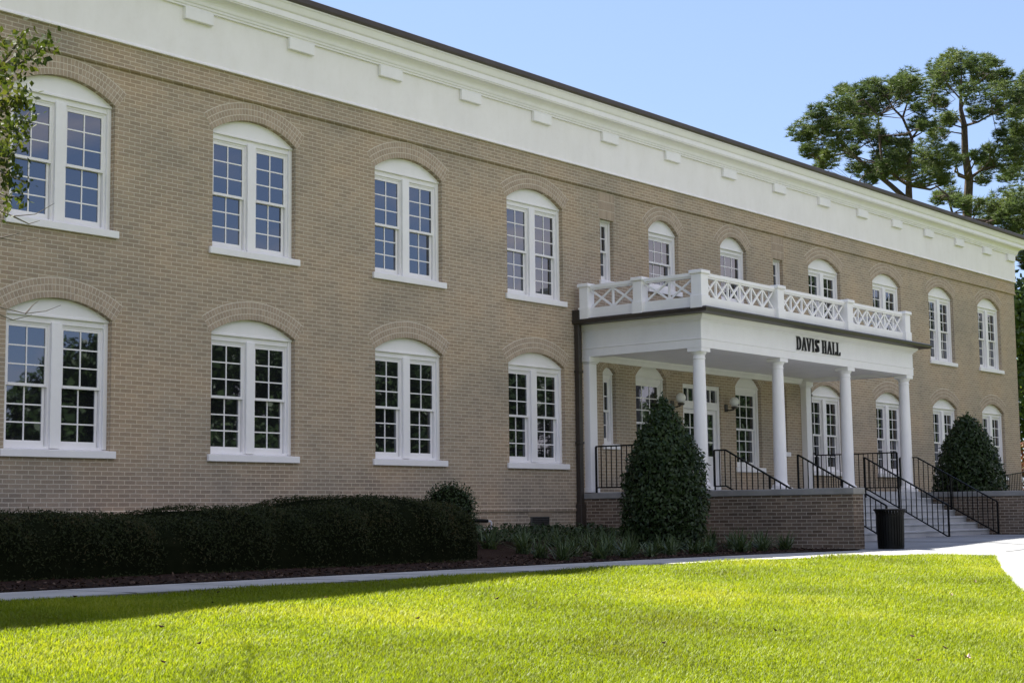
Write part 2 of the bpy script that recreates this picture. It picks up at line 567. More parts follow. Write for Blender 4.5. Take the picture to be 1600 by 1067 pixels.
def poly_sheet(name, poly, off, cell=0.5, thick=0.12):
    vs = [Vector(p) for p in poly]
    ed = [(i, (i + 1) % len(poly)) for i in range(len(poly))]
    x0 = min(p[0] for p in poly); x1 = max(p[0] for p in poly); y0 = min(p[1] for p in poly); y1 = max(p[1] for p in poly)
    pts = []
    # densify the rim so that it follows the ground
    V2 = []; 
    for i in range(len(poly)):
        a, b = vs[i], vs[(i + 1) % len(vs)]
        k = max(1, int((b - a).length / .6))
        for q in range(k):
            V2.append(a.lerp(b, q / k))
    n = len(V2)
    E2 = [(i, (i + 1) % n) for i in range(n)]
    def ins(p):
        c = False
        for i in range(n):
            a, b = V2[i], V2[(i + 1) % n]
            if (a.y > p[1]) != (b.y > p[1]) and p[0] < (b.x - a.x) * (p[1] - a.y) / (b.y - a.y) + a.x:
                c = not c
        return c
    G2 = list(V2)
    for gx in np.arange(x0 + .2, x1, cell * 1.4):
        for gy in np.arange(y0 + .17, y1, cell):
            if ins((gx, gy)):
                G2.append(Vector((gx, gy)))
    r_ = geometry.delaunay_2d_cdt(G2, E2, [], 1, 1e-6)
    F = []
    for f in r_[2]:
        c = (sum(r_[0][i].x for i in f) / len(f), sum(r_[0][i].y for i in f) / len(f))
        if ins(c):
            F.append(tuple(f))
    m_ = MB()
    m_.add([(v.x, v.y, gz(v.x, v.y) + off) for v in r_[0]], F)
    m_.add([(v.x, v.y, gz(v.x, v.y) + off) for v in V2] + [(v.x, v.y, gz(v.x, v.y) + off - thick) for v in V2], [(i, (i + 1) % n, n + (i + 1) % n, n + i) for i in range(n)])
    return m_

# sidewalk along the facade, then the plaza in front of the steps
def joints(mb_mat):
    return mb_mat
sw = part('sidewalk', strip('sidewalk', [(-18, -6.2), (20.4, -6.2), (24.0, -6.45), (26.4, -6.85)],
                            [(-18, -7.47), (18.4, -7.5), (21.6, -7.63), (25.6, -8.1)], None, 0.012), 'walk')
tag(sw, 'narrow grey concrete sidewalk between planting bed and lawn', 'sidewalk', kind='structure')
PLAZA_EDGE = [(25.6, -8.1), (26.2, -8.32), (26.75, -8.55), (27.12, -8.75), (27.22, -8.88), (27.10, -9.0), (26.6, -9.2), (25.3, -9.78), (23.4, -10.63), (21.6, -11.48), (19.9, -12.31), (14.5, -16.0), (12.5, -18.0)]
pz = part('plaza', poly_sheet('plaza', [(26.4, -6.85), (27.0, -6.36), (27.52, -6.36), (27.52, -4.72), (36.98, -4.72), (36.98, -7.66), (44, -7.66), (44, -18.0)] + PLAZA_EDGE[::-1], 0.010), 'plaza')
tag(pz, 'pale sunlit concrete plaza in front of the entrance steps', 'pavement', kind='structure')
def mulch_z(x, y):
    return 0.02 + 0.25 * ss(y, -5.9, -0.6)
mu = part('mulch_bed', strip('mulch_bed', [(-18, 0.2), (27.0, 0.2)], [(-18, -6.19), (20.4, -6.19), (24.0, -6.42), (26.9, -6.5)], None, mulch_z), 'mulch')
tag(mu, 'dark reddish brown mulch bed along the building', 'mulch', kind='structure')
mu2 = part('mulch_bed', strip('mulch_bed', [(37.45, 0.2), (60, 0.2)], [(37.45, -6.34), (60, -6.34)], None, 0.05), 'mulch')
tag(mu2, 'mulch bed behind the right entrance wall', 'mulch', kind='structure')
# sidewalk control joints
jm = MB()
for x in np.arange(-16, 25.5, 1.52):
    jm.box(x, x + 0.012, -7.5, -6.2, 0.0375, 0.0435)
jo = part('sidewalk_joints', jm, 'grille')
tag(jo, 'thin dark control joints across the sidewalk', 'joints', kind='structure')
jm = MB()
for y in (-8.6, -10.6):
    for x0 in np.arange(28.5, 44, 0.5):
        z = gz(x0 + .25, y) + 0.018
        if x0 > 27.4 + max(0, 0):
            jm.bar((x0, y, gz(x0, y) + 0.017), (x0 + .5, y, gz(x0 + .5, y) + 0.017), 0.012, 0.006)
for x in (30.5, 33.5, 36.5):
    for y0 in np.arange(-13, -4.8, 0.4):
        jm.bar((x, y0, gz(x, y0) + 0.017), (x, y0 + .4, gz(x, y0 + .4) + 0.017), 0.012, 0.006)
jo = part('plaza_joints', jm, 'grille')
tag(jo, 'thin dark joints between the plaza slabs', 'joints', kind='structure')

# ------------------------------------------------------------------ building
XL, XR_, YB = -14.0, 51.25, 15.0
BROOT = Vector((21.6, 7.5, 0.0))
bld = empty('brick_building', BROOT, 'long two storey tan brick hall with white cornice, arched windows and columned porch', 'building')

UP, LO = 5.18, 1.78
W2 = 1.86; W2R = 1.76
wins = []   # kind, x, sill z
for x in (-8.7, -4.9, -1.07, 2.75, 6.57, 10.39, 14.20, 18.03, 21.87, 25.70):
    wins.append(('D3', x, UP)); wins.append(('DL3', x, LO))
for x in (38.17, 41.86):
    wins.append(('R2', x, 5.75))
for x in (45.50, 49.11):
    wins.append(('R3', x, UP))
for x in (38.10, 41.80, 45.50, 49.12):
    wins.append(('RL3', x, LO))
wins += [('T2', 30.46, 5.83), ('T2', 33.53, 5.83), ('TL3', 29.84, 1.82), ('TL3', 34.06, 1.82),
         ('N2', 28.23, 5.79), ('N2', 35.70, 5.79), ('NL2', 28.23, 2.24), ('NL2', 35.70, 2.24)]
#        w     H     rise   double cols rows
SPEC = {'D3': (1.86, 1.97, 0.285, True, 2, 3), 'DL3': (1.86, 2.0, 0.26, True, 2, 3),
        'R2': (1.77, 1.40, 0.285, True, 2, 2), 'R3': (1.76, 1.97, 0.285, True, 2, 3), 'RL3': (1.74, 2.0, 0.27, True, 2, 3),
        'T2': (1.22, 1.32, 0.28, False, 3, 2), 'TL3': (1.22, 1.96, 0.29, False, 3, 3),
        'N2': (0.50, 1.35, 0.0, False, 2, 2), 'NL2': (0.48, 1.54, 0.125, False, 2, 2)}
DOOR = (31.95, 1.64, 1.19, 3.72)

def arc_pts(w, rise, n=20):
    Rr = (w * w / 4 + rise * rise) / (2 * rise)
    a = math.asin(min(1.0, w / 2 / Rr))
    return Rr, a, [(Rr * math.sin(t), rise - Rr + Rr * math.cos(t)) for t in np.linspace(a, -a, n)]

def opening(w, H, rise):
    P = [(-w / 2, 0.0), (w / 2, 0.0)]
    if rise > 0:
        P += [(x, H + z) for x, z in arc_pts(w, rise)[2]]
    else:
        P += [(w / 2, H), (-w / 2, H)]
    return P

def wall_mesh():
    holes = []
    for k, x, z in wins:
        w, H, rise = SPEC[k][:3]
        holes.append([(x + px, z + pz_) for px, pz_ in opening(w, H, rise)])
    dx, dw, d0, d1 = DOOR
    holes.append([(dx - dw / 2, d0), (dx + dw / 2, d0), (dx + dw / 2, d1), (dx - dw / 2, d1)])
    V2 = [Vector((XL, -0.2)), Vector((XR_, -0.2)), Vector((XR_, 8.3)), Vector((XL, 8.3))]
    E2 = [(0, 1), (1, 2), (2, 3), (3, 0)]
    for h in holes:
        o = len(V2)
        V2 += [Vector(p) for p in h]
        E2 += [(o + i, o + (i + 1) % len(h)) for i in range(len(h))]
    res = geometry.delaunay_2d_cdt(V2, E2, [], 1, 1e-5)
    vs, fs = res[0], res[2]
    def inside(p, poly):
        c = False; n = len(poly)
        for i in range(n):
            x1, y1 = poly[i]; x2, y2 = poly[(i + 1) % n]
            if (y1 > p[1]) != (y2 > p[1]) and p[0] < (x2 - x1) * (p[1] - y1) / (y2 - y1) + x1:
                c = not c
        return c
    bb = [(min(p[0] for p in h), max(p[0] for p in h), min(p[1] for p in h), max(p[1] for p in h)) for h in holes]
    mb = MB()
    F = []
    for f in fs:
        cx = sum(vs[i][0] for i in f) / len(f); cz = sum(vs[i][1] for i in f) / len(f)
        hit = False
        for h, b in zip(holes, bb):
            if b[0] < cx < b[1] and b[2] < cz < b[3] and inside((cx, cz), h):
                hit = True; break
        if not hit:
            F.append(tuple(f))
    mb.add([(v[0], 0.0, v[1]) for v in vs], F)
    for h in holes:     # brick reveals
        n = len(h)
        mb.add([(x, 0, z) for x, z in h] + [(x, 0.24, z) for x, z in h], [(i, (i + 1) % n, n + (i + 1) % n, n + i) for i in range(n)])
    # end walls and back
    mb.add([(XR_, 0, -.2), (XR_, YB, -.2), (XR_, YB, 8.3), (XR_, 0, 8.3)], [(0, 1, 2, 3)])
    mb.add([(XL, 0, -.2), (XL, YB, -.2), (XL, YB, 8.3), (XL, 0, 8.3)], [(3, 2, 1, 0)])
    mb.add([(XL, YB, -.2), (XR_, YB, -.2), (XR_, YB, 8.3), (XL, YB, 8.3)], [(3, 2, 1, 0)])
    return mb
part('wall', wall_mesh(), 'brick', bld)

# brick band and bead below the frieze, water table
mb = MB(); mb.box(XL, XR_ + .03, -0.03, 0.05, 7.812, 8.20)
part('brick_band', mb, 'brick', bld)
mb = MB()
mb.sweep([(0.0, 7.745), (0.035, 7.755), (0.058, 7.775), (0.058, 7.80), (0.030, 7.815), (0.0, 7.815)],
         [(XL, 0, 0, -1), (XR_, 0, 1, -1), (XR_, YB, 1, 0)])
part('string_course', mb, 'brick', bld)
mb = MB(); mb.sweep([(0.0, 0.80), (0.028, 0.805), (0.028, 0.855), (0.0, 0.875)], [(XL, 0, 0, -1), (27.0, 0, 0, -1)])
part('water_table', mb, 'brick', bld)

# frieze, cornice, modillion blocks, roof
PATH = [(XL, 0, 0, -1), (XR_, 0, 1, -1), (XR_, YB, 1, 0)]
mb = MB()
mb.sweep([(0.0, 8.165), (0.085, 8.165), (0.085, 8.185), (0.062, 8.215), (0.060, 8.23), (0.060, 9.06), (0.0, 9.06)], PATH)
part('frieze', mb, 'plaster', bld)
mb = MB()
prof = [(0.0, 9.052), (0.105, 9.052), (0.105, 9.085), (0.125, 9.09), (0.130, 9.125), (0.145, 9.135), (0.150, 9.155)]
for i in range(1, 7):
    a = i / 6 * PI / 2
    prof.append((0.150 + 0.135 * (1 - math.cos(a)), 9.155 + 0.125 * math.sin(a)))
prof += [(0.300, 9.282), (0.300, 9.30), (0.318, 9.305), (0.318, 9.405), (0.330, 9.415)]
for i in range(1, 6):
    a = i / 5
    prof.append((0.330 + 0.065 * a, 9.415 + 0.12 * (a * a * (3 - 2 * a))))
prof += [(0.405, 9.54), (0.405, 9.565), (0.0, 9.565)]
mb.sweep(prof, PATH)
part('cornice', mb, 'white', bld)
modx = [-3.7, -1.4, 0.9, 3.2, 5.5, 7.8, 10.1, 12.4, 14.72, 16.99, 19.29, 21.57, 23.86, 26.14, 28.58, 31.07, 33.57, 36.02, 38.4, 40.62, 42.78, 44.91, 47.12, 49.27, 51.2]
blk = MB()
blk.bbox(-0.60, 0.0, -0.135, -0.058, 8.845, 9.05, 0.008)
bme = blk.mesh('modillion')
for x in modx:
    part('modillion', bme, 'white', bld, (x, 0, 0))
mb = MB()
mb.sweep([(0.0, 9.566), (0.425, 9.566), (0.445, 9.60), (0.450, 9.685), (0.43, 9.70), (0.0, 9.72)], PATH)
mb.add([(XL, 0, 9.72), (XR_, 0, 9.72), (XR_ - 6, 7, 10.5), (XL, 7, 10.5), (XR_, YB, 9.72), (XL, YB, 9.72)],
       [(0, 1, 2, 3), (1, 4, 2), (4, 5, 3, 2)])
part('roof', mb, 'roof', bld)

# added unseen roof block, out of frame left, shaped to slant the lawn shadow
mb = MB()
mb.prism([(-13.6, 9.70), (18.4, 9.70), (2.4, 12.75)], -0.30, 9.0)
part('shadow_gable', mb, 'plaster', bld)
mb = MB()
for s0, s1 in (((-14.0, 9.70), (2.4, 12.83)), ((18.8, 9.70), (2.4, 12.83))):
    mb.prism([s0, s1, (s1[0], s1[1] + .12), (s0[0], s0[1] + .10)], -0.42, 9.2)
part('shadow_gable_roof', mb, 'roof', bld)

# ---- windows
WM = {}
def window_meshes(kind):
    if kind in WM:
        return WM[kind]
    w, H, rise, dbl, cols, rows = SPEC[kind]
    h = w / 2
    fr = MB()
    jt = 0.075 if w > 0.7 else 0.05
    yo, yi = 0.095, 0.235
    hd = 0.15 if rise > 0 else 0.075
    fr.bbox(-h, -h + jt, yo, yi, 0.02, H - 0.0, 0.004)
    fr.bbox(h - jt, h, yo, yi, 0.02, H - 0.0, 0.004)
    # inner stops (stepped jamb)
    fr.box(-h + jt, -h + jt + 0.03, yo + 0.045, yi - 0.002, 0.05, H - hd)
    fr.box(h - jt - 0.03, h - jt, yo + 0.045, yi - 0.002, 0.05, H - hd)
    fr.box(-h + jt, h - jt, yo + 0.02, yi - 0.002, H - hd + 0.03, H - 0.035)          # head
    fr.box(-h + jt, h - jt, yo + 0.045, yi - 0.004, H - hd, H - hd + 0.03)
    fr.bbox(-h + 0.002, h - 0.002, yo - 0.022, yi - 0.003, H - 0.035, H + 0.004, 0.006)   # moulding under the arch panel
    fr.box(-h + jt, h - jt, yo + 0.03, yi - 0.002, 0.0, 0.05)                       # sub-sill
    mw = 0.185
    if dbl:
        fr.bbox(-mw / 2, mw / 2, yo - 0.012, yi - 0.006, 0.022, H - hd + 0.05, 0.004)
        fr.box(-mw / 2 - 0.028, -mw / 2, yo + 0.045, yi - 0.004, 0.05, H - hd)
        fr.box(mw / 2, mw / 2 + 0.028, yo + 0.045, yi - 0.004, 0.05, H - hd)
    out = {'window': fr.mesh('window'), 'sash': [], 'glass_pane': MB()}
    spans = [(-h + jt + 0.026, -mw / 2 - 0.024), (mw / 2 + 0.024, h - jt - 0.026)] if dbl else [(-h + jt + 0.026, h - jt - 0.026)]
    zt, zb = H - hd, 0.05
    zm = (zt + zb) / 2
    mt = 0.021
    for a, b in spans:
        for up in (True, False):
            s = MB()
            y0 = yo + 0.055 if up else yo + 0.095
            y1 = y0 + 0.036
            st = 0.042 if w > 0.7 else 0.032
            aa, bb = (a, b) if up else (a + 0.014, b - 0.014)
            z0, z1 = (zm - 0.02, zt) if up else (zb, zm + 0.02)
            br, tr = (0.042, 0.048) if up else (0.085, 0.042)
            s.box(aa, aa + st, y0, y1, z0, z1)
            s.box(bb - st, bb, y0, y1, z0, z1)
            s.box(aa + st, bb - st, y0 - (0.006 if up else 0), y1, z0, z0 + br)
            s.box(aa + st, bb - st, y0, y1, z1 - tr, z1)
            ga, gb, g0, g1 = aa + st, bb - st, z0 + br, z1 - tr
            for c in range(1, cols):
                x = ga + (gb - ga) * c / cols
                s.box(x - mt / 2, x + mt / 2, y0 + 0.006, y1 - 0.006, g0, g1)
            for r_ in range(1, rows):
                z = g0 + (g1 - g0) * r_ / rows
                s.box(ga, gb, y0 + 0.0075, y1 - 0.0075, z - mt / 2, z + mt / 2)
            out['sash'].append(s.mesh('sash'))
            out['glass_pane'].box(ga - 0.01, gb + 0.01, y0 + 0.016, y0 + 0.021, g0 - 0.01, g1 + 0.01)
    out['glass_pane'] = out['glass_pane'].mesh('glass_pane')
    sl = MB()
    so = 0.075 if w > 0.7 else 0.06
    sl.bbox(-h - so, h + so, -0.055, 0.0, -0.118, -0.004, 0.007)
    sl.add([(-h + .001, 0.0, -0.006), (h - .001, 0.0, -0.006), (h - .001, yo + 0.06, 0.022), (-h + .001, yo + 0.06, 0.022)], [(0, 1, 2, 3)])
    out['sill'] = sl.mesh('sill')
    if rise > 0:
        pn = MB()
        poly = [(x * 0.999, H + z * 0.999) for x, z in arc_pts(w, rise)[2]]
        pn.prism([(-h + 0.001, H + 0.004), (h - 0.001, H + 0.004)] + poly[1:-1], yo - 0.004, yo + 0.04)
        out['arch_panel'] = pn.mesh('arch_panel')
    # brick arch
    ar = MB(); bk = MB()
    if rise > 0:
        Rr, a, _ = arc_pts(w, rise)
        zc = H + rise - Rr
        nr = 3 if w > 0.7 else 2
        th = 0.101
        a2 = a + 0.02
        n = 24
        o = []
        for t in np.linspace(-a2, a2, n):
            o.append((math.sin(t), math.cos(t)))
        Vb = [(Rr * s_ * 1.002, -0.0035, zc + Rr * c_ * 1.002) for s_, c_ in o] + [((Rr + nr * th + .008) * s_, -0.0035, zc + (Rr + nr * th + .008) * c_) for s_, c_ in o]
        bk.add(Vb, [(i, i + 1, n + i + 1, n + i) for i in range(n - 1)])
        for q in range(nr):
            r0 = Rr + 0.006 + q * th; r1 = r0 + th - 0.015
            cnt = max(5, int(round(2 * a2 * (r0 + th / 2) / 0.0672)))
            for i in range(cnt):
                t0 = -a2 + 2 * a2 * i / cnt; t1 = -a2 + 2 * a2 * (i + 1) / cnt
                g_ = 0.0068 / (r0 + th / 2)
                t0 += g_; t1 -= g_
                P = [(r0 * math.sin(t0), zc + r0 * math.cos(t0)), (r0 * math.sin(t1), zc + r0 * math.cos(t1)),
                     (r1 * math.sin(t1), zc + r1 * math.cos(t1)), (r1 * math.sin(t0), zc + r1 * math.cos(t0))]
                ar.prism(P, -0.0065, 0.0)
    else:
        bk.add([(-h - .06, -0.0035, H + .004), (h + .06, -0.0035, H + .004), (h + .06, -0.0035, H + .60), (-h - .06, -0.0035, H + .60)], [(0, 1, 2, 3)])
        for q in range(3):
            n = 9
            for i in range(n):
                x0 = -h - .055 + (w + .11) * i / n + .004; x1 = -h - .055 + (w + .11) * (i + 1) / n - .004
                ar.box(x0, x1, -0.0065, 0.0, H + .008 + q * .197, H + .197 + q * .197 - .004)
    out['brick_arch'] = ar.mesh('brick_arch')
    out['mortar_bed'] = bk.mesh('mortar_bed')
    WM[kind] = out
    return out

for k, x, z in wins:
    m_ = window_meshes(k)
    org = (x, 0, z)
    wo_ = part('window', m_['window'], 'white', bld, org)
    for sm in m_['sash']:
        part('sash', sm, 'white', wo_, org)
    part('glass_pane', m_['glass_pane'], 'glass', wo_, org)
    part('sill', m_['sill'], 'white', wo_, org)
    if 'arch_panel' in m_:
        part('arch_panel', m_['arch_panel'], 'white', wo_, org)
    ao = part('brick_arch', m_['brick_arch'], 'arch', bld, org)
    part('mortar_bed', m_['mortar_bed'], 'mortar', ao, org)

# ---- double door with transom
dx, dw, d0, d1 = DOOR
mb = MB()
h = dw / 2
zt = 3.20
mb.bbox(dx - h, dx - h + .09, .04, .22, d0, d1, .004)
mb.bbox(dx + h - .09, dx + h, .04, .22, d0, d1, .004)
mb.bbox(dx - h + .09, dx + h - .09, .045, .215, d1 - .10, d1, .004)
mb.bbox(dx - h + .09, dx + h - .09, .045, .215, zt - .05, zt + .13, .004)
tw = (dw - .18) / 6
for i in range(1, 6):
    x = dx - h + .09 + tw * i
    mb.box(x - .014, x + .014, .075, .12, zt + .13, d1 - .10)
door = part('door', mb, 'white', bld)
mb = MB(); mb.box(dx - h + .085, dx + h - .085, .10, .106, zt + .125, d1 - .095)
part('transom_glass', mb, 'glass', door)
for sgn in (-1, 1):
    a, b = (dx - h + .092, dx - .003) if sgn < 0 else (dx + .003, dx + h - .092)
    mb = MB()
    z0, z1 = d0 + .01, zt - .055
    st = .10
    mb.box(a, a + st, .10, .145, z0, z1); mb.box(b - st, b, .10, .145, z0, z1)
    mb.box(a + st, b - st, .102, .143, z1 - .10, z1); mb.box(a + st, b - st, .102, .143, z0, z0 + .20)
    zl = z0 + .86
    mb.box(a + st, b - st, .102, .143, zl - .09, zl)
    mb.box(a + st, b - st, .120, .135, z0 + .20, zl - .09)
    ga, gb, g0, g1 = a + st, b - st, zl, z1 - .10
    mb.box((ga + gb) / 2 - .011, (ga + gb) / 2 + .011, .108, .138, g0, g1)
    for r_ in range(1, 3):
        z = g0 + (g1 - g0) * r_ / 3
        mb.box(ga, gb, .1095, .1365, z - .011, z + .011)
    part('door_leaf', mb, 'white', door)
    mb = MB(); mb.box(ga - .005, gb + .005, .120, .126, g0 - .005, g1 + .005)
    part('door_glass', mb, 'glass', door)
    mb = MB(); xx = dx - sgn * -.055
    mb.tube([(xx, .10, d0 + .95), (xx, .05, d0 + .97), (xx, .05, d0 + 1.18), (xx, .10, d0 + 1.20)], .010, 8)
    part('door_handle', mb, 'bronze', door)

# ---- portico (entablature mesh, everything else under it)
EX0, EX1, EY = 27.26, 37.0, -2.98
ENT = [(EX0, 0.0, -1, 0), (EX0, EY, -1, -1), (EX1, EY, 1, -1), (EX1, 0.0, 1, 0)]
mb = MB()
prof = [(-.34, 4.05), (0.0, 4.05), (0.0, 4.215), (0.014, 4.220), (0.014, 4.240), (-0.006, 4.245), (-0.006, 4.585), (0.012, 4.59),
        (0.012, 4.61), (0.035, 4.625), (0.075, 4.66), (0.10, 4.695), (0.105, 4.72), (-.34, 4.72), (-.34, 4.05)]
mb.sweep(prof, ENT)
por = part('portico', mb, 'white', bld)
mb = MB()
mb.box(EX0 + .341, EX1 - .341, EY + .341, -.002, 4.13, 4.20)
part('ceiling', mb, 'white', por)
mb = MB()
mb.sweep([(0.0, 3.99), (.05, 3.99), (.07, 4.05), (.10, 4.10), (.10, 4.129), (0.0, 4.129)], [(EX0 + .35, 0, 0, -1), (EX1 - .35, 0, 0, -1)])
part('ceiling_moulding', mb, 'white', por)
mb = MB()
RO = [(EX0, 0.0, -1, 0), (EX0, EY, -1, -1), (EX1, EY, 1, -1), (EX1, 0.0, 1, 0)]
mb.sweep([(-.38, 4.722), (.30, 4.722), (.345, 4.735), (.36, 4.80), (.33, 4.83), (-.38, 4.85)], RO)
mb.box(EX0 + .38, EX1 - .38, EY + .38, -.003, 4.73, 4.845)
part('roof_edge', mb, 'bronze', por)
# columns
cp2 = [(.175, .07), (.185, .085), (.188, .105), (.178, .125), (.160, .132), (.150, .15), (.141, .17)]
for i in range(1, 13):
    t = i / 12
    cp2.append((.140 - .018 * (t ** 1.7), .17 + t * 2.46))
cp2 += [(.134, 2.635), (.136, 2.648), (.134, 2.66), (.123, 2.665), (.123, 2.715), (.133, 2.722), (.150, 2.75), (.158, 2.775)]
cm = MB()
cm.lathe(cp2, (0, 0, 0), 40)
cm.bbox(-.19, .19, -.19, .19, 0.0, .071, .006)
cm.bbox(-.172, .172, -.172, .172, 2.774, 2.862, .008)
cme = cm.mesh('column', True)
for x in (27.44, 30.60, 33.72, 36.81):
    part('column', cme, 'white', por, (x, -2.80, 1.19), True)
pm = MB()
pm.bbox(-.13, .13, -.16, 0.02, .10, 2.72, .006)
pm.bbox(-.155, .155, -.185, 0.02, 0.0, .10, .006)
pm.bbox(-.15, .15, -.18, 0.02, 2.72, 2.75, .006)
pm.bbox(-.175, .175, -.205, 0.02, 2.75, 2.862, .008)
pme = pm.mesh('pilaster')
for x in (27.42, 36.80):
    part('pilaster', pme, 'white', por, (x, 0, 1.19))
# balustrade
BX0, BX1, BY = 27.05, 36.28, -3.10
def post(x, y, w=.27, d=.24):
    p = MB()
    p.bbox(x - w / 2, x + w / 2, y - d / 2, y + d / 2, 4.80, 5.50, .006)
    p.bbox(x - w / 2 - .02, x + w / 2 + .02, y - d / 2 - .02, y + d / 2 + .02, 4.80, 5.06, .006)
    p.bbox(x - w / 2 - .035, x + w / 2 + .035, y - d / 2 - .035, y + d / 2 + .035, 5.49, 5.565, .01)
    part('balustrade_post', p, 'white', por)
PXS = [27.06, 30.10, 33.28, 36.28]
for x in PXS:
    post(x, BY)
PYS = [-0.29, -1.66]
for y in PYS:
    post(27.06, y, .24, .22); post(36.28, y, .24, .22)
def panel(p, q, nx):
    p = Vector(p); q = Vector(q); d = (q - p); ln = d.length; d.normalize()
    b = MB()
    b.bar(p + Vector((0, 0, 4.93)), q + Vector((0, 0, 4.93)), .09, .235)
    b.bar(p + Vector((0, 0, 5.495)), q + Vector((0, 0, 5.495)), .115, .070)
    b.bar(p + Vector((0, 0, 5.442)), q + Vector((0, 0, 5.442)), .08, .036)
    z0, z1 = 5.050, 5.424
    uw = ln / nx
    for i in range(nx):
        a = p + d * (uw * i); c = p + d * (uw * (i + 1))
        b.bar(a + Vector((0, 0, z0 - .01)), c + Vector((0, 0, z1 + .01)), .032, .040)
        b.bar(a + Vector((0, 0, z1 + .01)), c + Vector((0, 0, z0 - .01)), .036, .040)
        if i:
            b.bar(a + Vector((0, 0, z0 - .005)), a + Vector((0, 0, z1 + .005)), .044, .038)
    part('balustrade_panel', b, 'white', por)
for i in range(3):
    panel((PXS[i] + .135, BY, 0), (PXS[i + 1] - .135, BY, 0), 6)
for x in (27.06, 36.28):
    panel((x, -.40, 0), (x, -1.55, 0), 2)
    panel((x, -1.77, 0), (x, BY + .12, 0), 2)
# downspouts
for x, wd in ((27.02, .12), (36.99, .07)):
    b = MB()
    b.bbox(x - wd / 2, x + wd / 2, -.13, -.02, .62, 4.95, .008)
    b.bbox(x - wd / 2 - .03, x + wd / 2 + .03, -.16, -.015, .20, .95, .01)
    b.bbox(x - wd / 2 - .02, x + wd / 2 + .02, -.145, -.015, 2.2, 2.25, .004)
    b.bbox(x - wd / 2 - .02, x + wd / 2 + .02, -.145, -.015, 3.7, 3.75, .004)
    b.bbox(x - wd / 2 - .06, x + wd / 2 + .04, -.20, -.015, 4.78, 5.02, .01)
    part('downspout', b, 'bronze', bld)
# crawl space vent and drain pipe
b = MB()
b.box(25.42, 26.03, -.012, .05, .42, .70)
for i in range(7):
    z = .44 + i * .036
    b.add([(25.45, -.014, z), (26.0, -.014, z), (26.0, -.035, z + .02), (25.45, -.035, z + .02)], [(0, 1, 2, 3)])
vt = part('crawl_vent', b, 'grille', bld)
b = MB(); b.box(25.34, 26.11, -.008, .04, .702, .80)
part('lintel', b, 'lintel', vt)
b = MB()
b.tube([(23.80, -.10, .20), (23.80, -.10, .44), (23.82, -.10, .465), (24.04, -.10, .47), (24.07, -.10, .49), (24.07, -.10, .60), (24.05, -.10, .625), (23.93, -.10, .63)], .017, 8)
dp = part('drain_pipe', b, 'pvc', bld, smooth=True)
b = MB(); b.tube([(23.95, -.10, .632), (23.62, -.06, .64), (23.55, .02, .64)], .036, 8)
part('pipe_insulation', b, 'black', dp, smooth=True)

